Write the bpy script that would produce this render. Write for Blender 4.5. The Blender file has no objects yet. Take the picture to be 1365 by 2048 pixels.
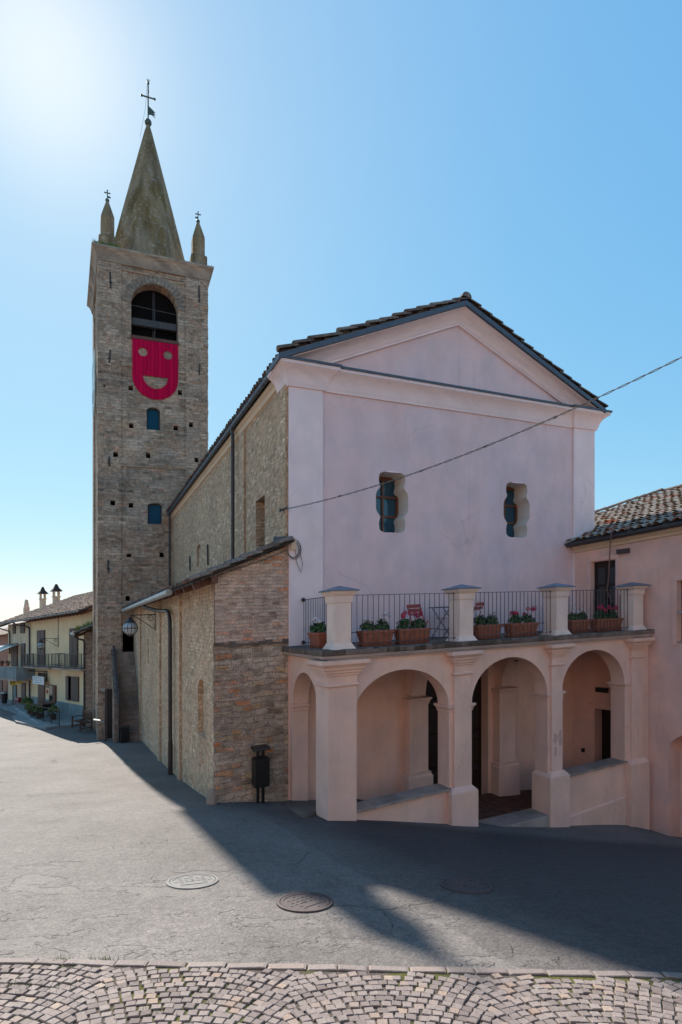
import bpy, bmesh, math, random
import numpy as np
from mathutils import Vector as Vec
random.seed(7)
R = random.uniform
rad = math.radians
C = bpy.context.scene.collection
sc = bpy.context.scene

# ------------------------------------------------------------------ camera, sky, sun, exposure
FPX, CXP, HORIZON, EYE = 1113.0, 682.5, 1232.5, 4.0      # focal length in photo pixels, centre column, horizon row, eye height
cam = bpy.data.cameras.new('camera'); camo = bpy.data.objects.new('camera', cam); C.objects.link(camo)
camo.location = (0, 0, EYE); camo.rotation_euler = (math.pi / 2, 0, 0)
cam.sensor_fit = 'VERTICAL'; cam.sensor_height = 36; cam.sensor_width = 24
cam.lens = 36 * FPX / 2048
cam.shift_y = (HORIZON - 1024) / 2048
cam.clip_start = .05; cam.clip_end = 2000
sc.camera = camo

SUN_AZ, SUN_EL = rad(-28.3), rad(41.7)                   # azimuth from +Y towards +X
w = bpy.data.worlds.new('World'); sc.world = w; w.use_nodes = True
wn = w.node_tree.nodes; bgn = wn['Background']
sky = wn.new('ShaderNodeTexSky'); sky.sky_type = 'NISHITA'; sky.sun_disc = False
sky.sun_elevation = SUN_EL; sky.sun_rotation = SUN_AZ
sky.altitude = 200; sky.air_density = 1.0; sky.dust_density = .1; sky.ozone_density = 2.5
# the photograph is a compressed exposure: each channel of the sky is rolled off towards white; a hazy aureole surrounds the sun
sep = wn.new('ShaderNodeSeparateColor'); com = wn.new('ShaderNodeCombineColor'); wl = w.node_tree.links
wl.new(sky.outputs[0], sep.inputs[0])
sdir_ = (math.sin(SUN_AZ) * math.cos(SUN_EL), math.cos(SUN_AZ) * math.cos(SUN_EL), math.sin(SUN_EL))
def wmath(op, a, b, clamp=False):
    n = wn.new('ShaderNodeMath'); n.operation = op; n.use_clamp = clamp
    for k_, v_ in ((0, a), (1, b)):
        if isinstance(v_, (int, float)): n.inputs[k_].default_value = v_
        else: wl.new(v_, n.inputs[k_])
    return n.outputs[0]
dt_ = wn.new('ShaderNodeVectorMath'); dt_.operation = 'DOT_PRODUCT'; wl.new(wn.new('ShaderNodeTexCoord').outputs['Generated'], dt_.inputs[0]); dt_.inputs[1].default_value = sdir_
cosg = wmath('ADD', dt_.outputs['Value'], 0.0, True)
wide, tight = wmath('POWER', cosg, 8.0), wmath('POWER', cosg, 130.0)
for ci, (A_, p_, a_, b_) in enumerate(((.160, .76, .165, .34), (.345, .462, .10, .23), (.62, .22, .03, .10))):
    v_ = wmath('MULTIPLY', wmath('POWER', sep.outputs[ci], p_), A_)
    v_ = wmath('ADD', wmath('ADD', v_, wmath('MULTIPLY', wide, a_)), wmath('MULTIPLY', tight, b_))
    wl.new(wmath('MULTIPLY', v_, 1 / (.15 * 2 ** .9)), com.inputs[ci])
wl.new(com.outputs[0], bgn.inputs[0]); bgn.inputs[1].default_value = .15
sl = bpy.data.lights.new('sun', 'SUN'); sl.energy = 4.4; sl.angle = rad(.53); sl.color = (1, .93, .83)
so = bpy.data.objects.new('sun', sl); C.objects.link(so); so.location = (-20, 40, 50)
sdir = Vec((math.sin(SUN_AZ) * math.cos(SUN_EL), math.cos(SUN_AZ) * math.cos(SUN_EL), math.sin(SUN_EL)))
so.rotation_euler = sdir.to_track_quat('Z', 'Y').to_euler()
sc.view_settings.view_transform = 'Standard'; sc.view_settings.look = 'None'
sc.view_settings.exposure = .9; sc.view_settings.gamma = 1
sc.cycles.max_bounces = 8; sc.cycles.diffuse_bounces = 4

# ------------------------------------------------------------------ frames: horizontals are sheared out of level to match the image perspective
KX = .038  # sideways shear added to church and tower heights; verticals stay upright
UX, UY = .908, .418
n_ = math.hypot(UX, UY); UX /= n_; UY /= n_
OX, OY = (577 - CXP) / FPX * 13.0, 13.0
def B(u, v, z):                                          # church: u along the front, v back into the nave, z up
    x = OX + u * UX - v * UY; y = OY + u * UY + v * UX
    return Vec((x, y, z + KX * x))
TA = (-12.78, 28.70); TT = (.9243, .3817); TN = (-.3817, .9243)
def Tw(a, b, z):                                         # bell tower: a along its front, b back
    k = b / 5.6 * .42 * max(0, 1 - a / 5.8) if b > 0 else 0   # the left side is not square to the front
    x = TA[0] + (a - k) * TT[0] + b * TN[0]; y = TA[1] + (a - k) * TT[1] + b * TN[1]
    return Vec((x, y, z + KX * x))
HP = (-.5054 * 39, 39.0); hl = math.hypot(.97, 1); HS = (-.97 / hl, 1 / hl); HM = (-1 / hl, -.97 / hl)
HK = -.05  # tilt added along the far fronts to follow the image lines
def H(s, o, z):                                          # far houses: s to the left along the fronts, o out into the street
    return Vec((HP[0] + s * HS[0] + o * HM[0], HP[1] + s * HS[1] + o * HM[1], z + HK * s))
def hpx(px, py, o=0.0):                                  # where a sight line meets the plane of the far fronts
    rx = (px - CXP) / FPX
    t = ((HP[0] + o * HM[0]) * HM[0] + (HP[1] + o * HM[1]) * HM[1]) / (rx * HM[0] + HM[1])
    s = (rx * t - HP[0]) * HS[0] + (t - HP[1]) * HS[1]
    return s, EYE + (HORIZON - py) / FPX * t - HK * s
def hrect(x0, x1, y0, y1, o=0.0):
    s0 = hpx(x0, y0, o)[0]; s1 = hpx(x1, y0, o)[0]; xm = (x0 + x1) / 2
    return s1, s0, hpx(xm, y1, o)[1], hpx(xm, y0, o)[1]  # s low, s high, z low, z high
def W(x, y, z): return Vec((x, y, z))

# ------------------------------------------------------------------ ground heights (thin plate through points estimated from image coordinates)
gp = []
for gx in (-6, -3, 0, 3, 6):
    for gy in (0, 2.3, 4.6):
        gp.append((gx, gy, .71 + .17 * (6.9 - gy) - .018 * (gx + 1.84)))
gp += [(-1.84, 6.9, .71), (-.38, 6.16, .83), (1.55, 6.9, .65), (-2.81, 12.3, -.12), (-5.03, 17.1, -.88), (-9.31, 26.4, -1.87),
       (-.25, 10.9, .0), (2.71, 12.2, -.6), (5.37, 13.5, -1.1), (7.77, 14.6, -1.52), (8.51, 14.4, -1.70), (-12.78, 28.7, -2.43),
       (-8, 13, -.32), (-9, 8, .45), (-14, 20, -1.35), (-20, 28, -2.4), (-19.7, 39, -3.05), (-27, 46, -3.35), (-16, 34, -2.7),
       (-26, 35, -2.9), (-35, 50, -3.5), (-10, 50, -3.4), (10, 9, -.3), (12, 4, .4), (10, 13, -1.5), (16, 14, -2.2), (25, 30, -4), (-45, 20, -1.5),
       (-40, 0, 1.8), (40, 0, 1.0), (0, -25, 5), (-30, 80, -4), (30, 80, -5)]
gpa = np.array(gp)
def _phi(r2): return np.where(r2 > 1e-9, r2 * np.log(np.maximum(r2, 1e-9)) * .5, 0)
_n = len(gpa)
_d2 = ((gpa[:, None, :2] - gpa[None, :, :2]) ** 2).sum(-1)
_A = np.zeros((_n + 3, _n + 3)); _A[:_n, :_n] = _phi(_d2) + np.eye(_n) * .02
_A[:_n, _n] = 1; _A[:_n, _n + 1:] = gpa[:, :2]; _A[_n:, :_n] = _A[:_n, _n:].T
_w = np.linalg.solve(_A, np.concatenate([gpa[:, 2], np.zeros(3)]))
def gz(x, y):
    x, y = float(np.clip(x, -50, 45)), float(np.clip(y, -25, 85))
    r2 = (gpa[:, 0] - x) ** 2 + (gpa[:, 1] - y) ** 2
    return float(_phi(r2) @ _w[:_n] + _w[_n] + _w[_n + 1] * x + _w[_n + 2] * y)

# ------------------------------------------------------------------ mesh builder
class MB:
    def __init__(s): s.v = []; s.f = []; s.t = []; s.tint = .5
    def add(s, pts): 
        i = len(s.v); s.v.extend(tuple(p) for p in pts); return i
    def face(s, idx): s.f.append(tuple(idx)); s.t.append(s.tint)
    def poly(s, pts): i = s.add(pts); s.face(range(i, i + len(pts)))
    def box(s, F, a0, a1, b0, b1, c0, c1, top=None):
        i = s.add([F(a, b, c) for c in (c0, c1) for a, b in ((a0, b0), (a1, b0), (a1, b1), (a0, b1))])
        for q in ((0, 3, 2, 1), (4, 5, 6, 7), (0, 1, 5, 4), (1, 2, 6, 5), (2, 3, 7, 6), (3, 0, 4, 7)): s.face([i + k for k in q])
    def frustum(s, F, r0, r1, c0, c1):                   # r = (a0,a1,b0,b1)
        pts = [F(a, b, c) for r, c in ((r0, c0), (r1, c1)) for a, b in ((r[0], r[2]), (r[1], r[2]), (r[1], r[3]), (r[0], r[3]))]
        i = s.add(pts)
        for q in ((0, 3, 2, 1), (4, 5, 6, 7), (0, 1, 5, 4), (1, 2, 6, 5), (2, 3, 7, 6), (3, 0, 4, 7)): s.face([i + k for k in q])
    def obox(s, c, ax, ay, az):                          # centre and three half axes
        pts = [c + ax * i + ay * j + az * k for k in (-1, 1) for i, j in ((-1, -1), (1, -1), (1, 1), (-1, 1))]
        i = s.add(pts)
        for q in ((0, 3, 2, 1), (4, 5, 6, 7), (0, 1, 5, 4), (1, 2, 6, 5), (2, 3, 7, 6), (3, 0, 4, 7)): s.face([i + k for k in q])
    def bar(s, p, q, wx, wz=None, up=Vec((0, 0, 1))):
        d = (q - p); L = d.length; d.normalize()
        if abs(d.dot(up)) > .98: up = Vec((1, 0, 0))
        x = d.cross(up).normalized(); z = x.cross(d)
        s.obox((p + q) / 2, x * wx / 2, d * L / 2, z * (wz or wx) / 2)
    def tube(s, pts, r, n=8, caps=True, radii=None):
        pts = [Vec(p) for p in pts]; rings = []; prev = None
        for i, p in enumerate(pts):
            d = (pts[min(i + 1, len(pts) - 1)] - pts[max(i - 1, 0)]).normalized()
            if prev is None:
                a = d.cross(Vec((0, 0, 1)))
                if a.length < .1: a = d.cross(Vec((1, 0, 0)))
                a.normalize()
            else: a = (prev - d * prev.dot(d)).normalized()
            prev = a; b = d.cross(a); rr = radii[i] if radii else r
            rings.append(s.add([p + (a * math.cos(2 * math.pi * k / n) + b * math.sin(2 * math.pi * k / n)) * rr for k in range(n)]))
        for i in range(len(rings) - 1):
            for k in range(n): s.face((rings[i] + k, rings[i] + (k + 1) % n, rings[i + 1] + (k + 1) % n, rings[i + 1] + k))
        if caps:
            s.face([rings[0] + k for k in range(n)][::-1]); s.face([rings[-1] + k for k in range(n)])
    def lathe(s, c, prof, n=16, ax=None):                # prof: (r, h); c centre
        c = Vec(c); X = Vec((1, 0, 0)); Y = Vec((0, 1, 0)); Z = Vec((0, 0, 1))
        if ax is not None: Z = ax.normalized(); X = Z.orthogonal().normalized(); Y = Z.cross(X)
        rings = [s.add([c + X * (r * math.cos(2 * math.pi * k / n)) + Y * (r * math.sin(2 * math.pi * k / n)) + Z * h for k in range(n)]) for r, h in prof]
        for i in range(len(rings) - 1):
            for k in range(n): s.face((rings[i] + k, rings[i] + (k + 1) % n, rings[i + 1] + (k + 1) % n, rings[i + 1] + k))
        s.face([rings[0] + k for k in range(n)][::-1]); s.face([rings[-1] + k for k in range(n)])
    def ball(s, c, r, n=10, sq=1.0):
        m = max(5, n // 2 + 1)
        s.lathe(c, [(max(.001, r * math.sin(math.pi * i / m)), -r * sq * math.cos(math.pi * i / m)) for i in range(m + 1)], n)
    def plate(s, P, outer, holes=(), depth=.0, hole_depth=None, back=False):
        """P(a, b, d): plane coordinates and depth behind the face; outer and holes are 2-D loops."""
        bm = bmesh.new(); loops = [outer] + list(holes)
        for lp in loops:
            vs = [bm.verts.new((p[0], p[1], 0)) for p in lp]
            for i in range(len(vs)): bm.edges.new((vs[i], vs[(i + 1) % len(vs)]))
        bmesh.ops.triangle_fill(bm, use_beauty=True, use_dissolve=False, edges=bm.edges[:], normal=(0, 0, 1))
        bm.verts.index_update()
        co = [(v.co.x, v.co.y) for v in bm.verts]
        i = s.add([P(a, b, 0) for a, b in co]); tri = []
        for f in bm.faces:
            ids = [v.index for v in f.verts]
            if f.normal.z < 0: ids = ids[::-1]
            tri.append(ids)
        bm.free()
        for t in tri: s.face([i + k for k in t])
        if back:
            j = s.add([P(a, b, depth) for a, b in co])
            for t in tri: s.face([j + k for k in t[::-1]])
        for n, lp in enumerate(loops):
            dd = depth if n == 0 else (hole_depth if hole_depth is not None else depth)
            if isinstance(dd, (list, tuple)): dd = dd[n - 1]
            if dd:
                a = s.add([P(p[0], p[1], 0) for p in lp]); b = s.add([P(p[0], p[1], dd) for p in lp])
                for k in range(len(lp)):
                    k2 = (k + 1) % len(lp); s.face((a + k, a + k2, b + k2, b + k))
    def sweep(s, P, path, prof, closed=False, cap=True):
        """path in (a, b); prof: (offset to the right of travel, height); P(a, b, h)."""
        n = len(path); rings = []
        def nrm(p, q):
            dx, dy = q[0] - p[0], q[1] - p[1]; L = math.hypot(dx, dy) or 1; return dy / L, -dx / L
        for i, p in enumerate(path):
            if closed: n0 = nrm(path[i - 1], p); n1 = nrm(p, path[(i + 1) % n])
            else:
                n1 = nrm(p, path[i + 1]) if i < n - 1 else nrm(path[i - 1], p)
                n0 = nrm(path[i - 1], p) if i > 0 else n1
            mx, my = n0[0] + n1[0], n0[1] + n1[1]; dd = 1 + n0[0] * n1[0] + n0[1] * n1[1]
            dd = max(dd, .2); mx /= dd; my /= dd
            rings.append(s.add([P(p[0] + mx * o, p[1] + my * o, h) for o, h in prof]))
        m = len(prof)
        for i in range(n if closed else n - 1):
            j = (i + 1) % n
            for k in range(m - 1): s.face((rings[i] + k, rings[j] + k, rings[j] + k + 1, rings[i] + k + 1))
        if cap and not closed:
            s.face([rings[0] + k for k in range(m)]); s.face([rings[-1] + k for k in range(m)][::-1])
    def build(s, name, mat, parent=None, smooth=None, bevel=0, loc=None, recalc=True):
        me = bpy.data.meshes.new(name)
        off = Vec(parent['_o']) if parent is not None and '_o' in parent else (Vec(loc) if loc is not None else Vec((0, 0, 0)))
        me.from_pydata([(x - off.x, y - off.y, z - off.z) for x, y, z in s.v], [], s.f)
        at = me.attributes.new('tint', 'FLOAT', 'FACE'); at.data.foreach_set('value', s.t)
        if recalc:
            bm = bmesh.new(); bm.from_mesh(me); bmesh.ops.recalc_face_normals(bm, faces=bm.faces); bm.to_mesh(me); bm.free()
        uv = me.uv_layers.new(name='UVMap').data
        for p in me.polygons:
            nx, ny, nz = p.normal
            h = math.hypot(nx, ny)
            if abs(nz) > .85 or h < 1e-5: tx, ty = UX, UY; flat = True
            else: tx, ty = -ny / h, nx / h; flat = False
            for li in p.loop_indices:
                x, y, z = s.v[me.loops[li].vertex_index]
                uv[li].uv = (x * tx + y * ty, (-x * ty + y * tx) if flat else z - KX * x)
        me.materials.append(mat)
        if smooth is not None:
            me.polygons.foreach_set('use_smooth', [True] * len(me.polygons)); me.set_sharp_from_angle(angle=rad(smooth))
        o = bpy.data.objects.new(name, me); C.objects.link(o)
        if parent is not None: o.parent = parent; o['_o'] = tuple(off)
        else:
            o.location = off; o['_o'] = tuple(off)
        if bevel:
            b = o.modifiers.new('bevel', 'BEVEL'); b.width = bevel; b.segments = 2; b.limit_method = 'ANGLE'; b.angle_limit = rad(40)
        return o

def thing(name, label, cat, loc, group=None):
    o = bpy.data.objects.new(name, None); C.objects.link(o); o.location = loc; o['_o'] = tuple(loc)
    o.empty_display_size = .3
    o['label'] = label; o['category'] = cat
    if group: o['group'] = group
    return o
def tag(o, label, cat, group=None):
    o['label'] = label; o['category'] = cat
    if group: o['group'] = group
    return o
def struct(o): o['kind'] = 'structure'; return o
def clone(root, loc, label=None):
    def cp(o, par):
        c = o.copy(); C.objects.link(c)
        if par is not None: c.parent = par
        for ch in o.children: cp(ch, c)
        return c
    r = cp(root, None); r.location = loc
    if label: r['label'] = label
    return r
def arc(cx, cz, rx, rz, t0, t1, n):
    return [(cx + rx * math.cos(rad(t0 + (t1 - t0) * i / n)), cz + rz * math.sin(rad(t0 + (t1 - t0) * i / n))) for i in range(n + 1)]
def arch_loop(a0, a1, z0, zs, rise, n=18):
    c = (a0 + a1) / 2; r = (a1 - a0) / 2
    return [(a0, z0), (a1, z0)] + arc(c, zs, r, rise, 0, 180, n)
def rect(a0, a1, z0, z1): return [(a0, z0), (a1, z0), (a1, z1), (a0, z1)]

# ------------------------------------------------------------------ materials
class NT:
    def __init__(s, name, rough=.85, spec=.3):
        s.m = bpy.data.materials.new(name); s.m.use_nodes = True; s.nt = s.m.node_tree
        s.b = s.nt.nodes['Principled BSDF']; s.b.inputs['Roughness'].default_value = rough
        s.b.inputs['Specular IOR Level'].default_value = spec
    def n(s, typ, props=None, **inp):
        nd = s.nt.nodes.new('ShaderNode' + typ)
        for k, v in (props or {}).items(): setattr(nd, k, v)
        for k, v in inp.items():
            k = k.replace('_', ' ')
            sk = nd.inputs[int(k[1:])] if k[0] == 'i' and k[1:].isdigit() else nd.inputs[k]
            if isinstance(v, bpy.types.NodeSocket): s.nt.links.new(v, sk)
            else: sk.default_value = v
        return nd
    def uv(s): return s.n('TexCoord').outputs['UV']
    def ob(s): return s.n('NewGeometry').outputs['Position']
    def noise(s, vec, scale, detail=3, rough=.55): return s.n('TexNoise', None, Vector=vec, Scale=scale, Detail=detail, Roughness=rough).outputs['Fac']
    def math(s, op, a, b=0.0, clamp=False):
        return s.n('Math', {'operation': op, 'use_clamp': clamp}, i0=a, i1=b).outputs[0]
    def mapr(s, v, a, b, c=0.0, d=1.0): return s.n('MapRange', None, Value=v, From_Min=a, From_Max=b, To_Min=c, To_Max=d).outputs[0]
    def ramp(s, v, stops, interp='LINEAR'):
        r = s.n('ValToRGB', None, Fac=v); e = r.color_ramp; e.interpolation = interp
        while len(e.elements) < len(stops): e.elements.new(.5)
        for el, (p, c) in zip(e.elements, stops): el.position = p; el.color = (*c, 1)
        return r.outputs[0]
    def mix(s, f, a, b, mode='MIX'):
        m = s.n('Mix', {'data_type': 'RGBA', 'blend_type': mode})
        for sk, v in ((m.inputs[0], f), (m.inputs[6], a), (m.inputs[7], b)):
            if isinstance(v, bpy.types.NodeSocket): s.nt.links.new(v, sk)
            else: sk.default_value = v if not isinstance(v, tuple) else (*v, 1)
        return m.outputs[2]
    def scale(s, vec, x, y, z=1.0): return s.n('VectorMath', {'operation': 'MULTIPLY'}, i0=vec, i1=(x, y, z)).outputs[0]
    def warp(s, vec, sc_, amt):
        c = s.n('TexNoise', None, Vector=vec, Scale=sc_, Detail=2.0).outputs['Color']
        d = s.n('VectorMath', {'operation': 'SUBTRACT'}, i0=c, i1=(.5, .5, .5)).outputs[0]
        d = s.n('VectorMath', {'operation': 'SCALE'}, i0=d, Scale=amt).outputs[0]
        return s.n('VectorMath', {'operation': 'ADD'}, i0=vec, i1=d).outputs[0]
    def grey(s, v): return s.n('CombineColor', None, Red=v, Green=v, Blue=v).outputs[0]
    def tint(s): return s.n('Attribute', {'attribute_name': 'tint'}).outputs['Fac']
    def out(s, col=None, bump=None, strength=.4, dist=.02, rough=None):
        if col is not None:
            if isinstance(col, tuple): s.b.inputs['Base Color'].default_value = (*col, 1)
            else: s.nt.links.new(col, s.b.inputs['Base Color'])
        if bump is not None:
            b = s.n('Bump', None, Height=bump, Strength=strength, Distance=dist); s.nt.links.new(b.outputs[0], s.b.inputs['Normal'])
        if rough is not None: s.nt.links.new(rough, s.b.inputs['Roughness'])
        return s.m
    def vary(s, col, vec, scale=3.0, lo=.8, hi=1.15, detail=4):
        f = s.mapr(s.noise(vec, scale, detail), .3, .7, lo, hi)
        return s.mix(1.0, col, s.grey(f), 'MULTIPLY')

def masonry(name, bw, bh, palette, stones, stone_bias, mortar, dark=.75, rough_bump=.8, stone_sc=(3.2, 7.0), tone=1.0, hue=(1, 1, 1), grey=0.0):
    hu = lambda c: tuple(min(.9, a * b) for a, b in zip(c, hue))
    palette = [(p, hu(c)) for p, c in palette]; stones = [(p, hu(c)) for p, c in stones]; mortar = hu(mortar)
    k = NT(name, .92, .15); uv = k.uv()
    wv = k.warp(k.warp(uv, 2.2, .05), 11, .022)
    br = k.n('TexBrick', {'offset': .47, 'squash': .72, 'squash_frequency': 3}, Vector=wv, Color1=(0, 0, 0, 1), Color2=(1, 1, 1, 1), Mortar=(.5, .5, .5, 1), Scale=1.0, Mortar_Size=.011, Mortar_Smooth=.45, Bias=0.0, Brick_Width=bw, Row_Height=bh)
    rnd = k.n('SeparateColor', None, Color=br.outputs['Color']).outputs[0]
    bf = k.math('SUBTRACT', 1.0, br.outputs['Fac'])
    bcol = k.ramp(rnd, palette)
    w2 = k.warp(k.warp(uv, 1.3, .2), 5.0, .095)
    b2 = k.n('TexBrick', {'offset': .37, 'squash': 1.6, 'squash_frequency': 2}, Vector=w2, Color1=(0, 0, 0, 1), Color2=(1, 1, 1, 1), Mortar=(.5, .5, .5, 1), Scale=1.0, Mortar_Size=.016, Mortar_Smooth=.6, Bias=0.0, Brick_Width=.72 / stone_sc[0], Row_Height=.78 / stone_sc[1])
    srnd = k.n('SeparateColor', None, Color=b2.outputs['Color']).outputs[0]
    scol = k.ramp(srnd, stones); sf = k.math('SUBTRACT', 1.0, b2.outputs['Fac'])
    mask = k.mapr(k.noise(k.scale(uv, 1, 1.6), .85, 4, .62), stone_bias - .04, stone_bias + .04)
    col = k.mix(mask, bcol, scol); fill = k.math('ADD', k.math('MULTIPLY', sf, mask), k.math('MULTIPLY', bf, k.math('SUBTRACT', 1.0, mask)))
    smear = k.mapr(k.noise(uv, 2.3, 5, .65), .45, .62, 0, .85)             # mortar smeared over the faces
    col = k.mix(k.math('MULTIPLY', fill, k.math('SUBTRACT', 1.0, smear)), mortar, col)
    if grey: col = k.mix(k.math('MULTIPLY', k.mapr(k.noise(k.scale(uv, 1, 1.5), .9, 5, .65), .47, .60), grey), col, hu((.27, .265, .255))); col = k.mix(k.mapr(k.noise(k.scale(uv, .8, 1.8), 1.7, 4), .60, .68, 0, .5), col, hu((.36, .21, .15)))
    col = k.vary(col, uv, 34, .58, 1.42, 3); col = k.vary(col, uv, 5.5, .70, 1.28); col = k.vary(col, uv, .5, dark, 1.12)
    if tone != 1.0: col = k.mix(1.0, col, (tone, tone, tone), 'MULTIPLY')
    hgt = k.math('ADD', k.math('MULTIPLY', fill, 1.0), k.math('MULTIPLY', k.noise(uv, 30, 3), .55))
    hgt = k.math('ADD', hgt, k.math('MULTIPLY', k.math('ADD', rnd, srnd), .35))
    return k.out(col, hgt, rough_bump, .025)
BR = [(0, (.24, .16, .13)), (.25, (.36, .27, .22)), (.5, (.41, .32, .26)), (.75, (.34, .29, .25)), (.88, (.42, .24, .17)), (1, (.45, .19, .10))]
ST = [(0, (.17, .13, .10)), (.2, (.25, .215, .18)), (.45, (.33, .29, .25)), (.7, (.40, .35, .30)), (.84, (.36, .27, .16)), (.9, (.40, .17, .08)), (1, (.27, .22, .18))]
M_annex0 = masonry('annex_brick_and_rubble', .27, .082, BR, ST, .52, (.36, .30, .265), .78, 1.0, hue=(1.62, 1.40, 1.24))
M_side = masonry('side_wall_stone', .30, .09, [(0, (.33, .25, .18)), (.5, (.42, .34, .25)), (.85, (.46, .38, .28)), (1, (.46, .29, .18))],
                 [(0, (.30, .25, .18)), (.5, (.42, .36, .27)), (.85, (.52, .46, .36)), (1, (.62, .57, .47))], .45, (.42, .34, .26), .85, 1.0, (4.2, 8.5), hue=(1.4, 1.15, 1.0))
M_side2 = masonry('lean_to_flank_stone', .28, .085, [(0, (.36, .25, .19)), (.5, (.44, .34, .27)), (.85, (.47, .38, .30)), (1, (.46, .25, .16))],
                 [(0, (.32, .25, .19)), (.5, (.43, .36, .29)), (.85, (.50, .43, .35)), (1, (.60, .54, .45))], .46, (.44, .36, .285), .80, 1.0, (4.2, 8.5), hue=(1.5, 1.24, 1.02))
M_tower = masonry('tower_brick_and_stone', .36, .10, [(0, (.22, .15, .12)), (.3, (.31, .25, .20)), (.6, (.35, .28, .22)), (.85, (.28, .25, .22)), (1, (.38, .20, .14))],
                  [(0, (.11, .095, .08)), (.3, (.21, .19, .165)), (.6, (.31, .28, .245)), (.85, (.38, .345, .30)), (1, (.20, .14, .09))], .43, (.29, .25, .215), .62, 1.0, (1.9, 5.2), hue=(1.90, 1.47, 1.20), grey=.5)
M_stair = masonry('stair_stone', .5, .2, BR, ST, .45, (.20, .17, .15), .6, .8, tone=.8, hue=(1.3, 1.1, 1.0))

def plaster(name, c, c2, patch=.5, dark=.9):
    k = NT(name, .9, .2); uv = k.uv()
    f = k.mapr(k.noise(k.warp(uv, .9, .6), .8, 5, .6), .42, .62)
    col = k.mix(k.math('MULTIPLY', f, patch), c, c2)
    col = k.vary(col, k.scale(uv, 1.15, .75), 1.5, dark, 1.06, 5); col = k.vary(col, uv, 55, .94, 1.05, 2)
    st = k.mapr(k.noise(k.warp(k.scale(uv, 7.0, .35), 2, .2), 1.0, 4, .6), .58, .72, 0, .30)     # old rain streaks
    st = k.math('MULTIPLY', st, k.mapr(k.noise(uv, .6, 3), .45, .60)); col = k.mix(st, col, tuple(x * .62 for x in c2))
    hl = k.n('TexVoronoi', {'feature': 'DISTANCE_TO_EDGE'}, Vector=k.warp(k.warp(uv, 1.2, .5), 7, .08), Scale=.55).outputs['Distance']
    hl = k.math('MULTIPLY', k.mapr(hl, .001, .005, .30, 0), k.mapr(k.noise(uv, .7, 3), .53, .60)); col = k.mix(hl, col, tuple(x * .35 for x in c2))
    spots = k.mapr(k.noise(k.scale(uv, 1.0, .6), 5.0, 5, .7), .68, .71, 0, .45)
    col = k.mix(spots, col, tuple(x * .6 for x in c2))
    h = k.math('ADD', k.noise(uv, 60, 3), k.math('MULTIPLY', k.noise(uv, 4, 3), 1.2))
    return k.out(col, h, .22, .01)
M_fac = plaster('lilac_pink_plaster', (.82, .58, .57), (.73, .565, .585), .8)
M_trim = plaster('pale_pink_plaster', (.90, .71, .70), (.84, .69, .70), .6)
M_porch = plaster('peach_plaster', (.88, .555, .425), (.82, .535, .455), .8, .86)
M_peel = plaster('bare_render', (.62, .38, .32), (.55, .36, .32), .6)
M_cream = plaster('cream_moulding', (.72, .52, .36), (.64, .48, .35), .5)
M_yellow = plaster('yellow_house_plaster', (.88, .63, .37), (.83, .58, .35), .5)
M_peach2 = plaster('old_peach_house_plaster', (.80, .58, .38), (.70, .52, .37), .8, .75)
M_redh = plaster('red_house_plaster', (.45, .20, .13), (.40, .20, .14), .5)
M_plinth = plaster('grey_plinth_render', (.30, .32, .31), (.22, .25, .25), .8, .7)
M_conc = plaster('weathered_concrete', (.50, .37, .28), (.33, .25, .195), 1.0, .6)
M_slab = plaster('mossy_slab_stone', (.25, .18, .15), (.085, .06, .04), 1.0, .5)
M_mould = plaster('grey_slab_moulding', (.56, .42, .37), (.44, .35, .32), .8, .7)
M_pave = plaster('pavement_concrete', (.34, .33, .31), (.27, .26, .25), .8, .7)

M_post = plaster('pale_peach_post', (.90, .66, .54), (.84, .63, .55), .8, .82)
M_reveal = plaster('pale_reveal_plaster', (.80, .66, .56), (.72, .61, .54), .6)
M_coping = plaster('worn_coping_stone', (.42, .32, .275), (.27, .21, .18), 1.0, .6)
M_step = plaster('worn_step_stone', (.60, .45, .36), (.36, .27, .22), 1.0, .55)
M_apron = plaster('apron_concrete', (.23, .18, .15), (.15, .12, .10), 1.0, .6)
def metal(name, c, rough=.5, met=.0, wear=.0):
    k = NT(name, rough, .4); k.b.inputs['Metallic'].default_value = met; p = k.ob()
    col = k.vary(k.mix(0.0, c, c), p, 9, .8, 1.15, 4)
    if wear: col = k.mix(k.mapr(k.noise(p, 14, 5, .7), .56, .66, 0, wear), col, (.16, .07, .035))
    return k.out(col, k.noise(p, 40, 2), .08, .004)
M_iron = metal('dark_iron', (.035, .03, .03), .55, .0, .3)
M_rail = metal('brown_painted_iron', (.075, .055, .055), .5)
M_zinc = metal('grey_zinc', (.36, .38, .38), .42, .55)
M_flash = metal('slate_blue_flashing', (.085, .105, .135), .5, .2)
M_gut = metal('dark_brown_gutter', (.05, .042, .04), .45, .0)
M_pipe = metal('brown_downpipe', (.055, .036, .032), .42, .0)
M_capm = metal('blue_grey_lead_cap', (.17, .20, .26), .5, .2)
M_black = metal('black_painted_steel', (.012, .012, .013), .4)
M_copper = metal('brown_hose', (.16, .07, .05), .4)
M_redm = metal('red_painted_metal', (.42, .075, .07), .45)
M_mail = metal('red_mailbox_paint', (.30, .01, .025), .4)
M_white = metal('white_panel', (.72, .72, .70), .5)
M_yel = metal('yellow_sign', (.72, .48, .03), .45)
M_aqua = metal('pale_aqua_board', (.50, .66, .68), .5)
M_cable = metal('grey_cable', (.16, .14, .125), .6)
M_manl = metal('pale_worn_iron', (.19, .18, .17), .7, .0, .25)
M_mand = metal('dark_worn_iron', (.07, .052, .052), .6, .0, .25)
M_bronze = metal('old_bronze', (.10, .11, .085), .5, .3)

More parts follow.
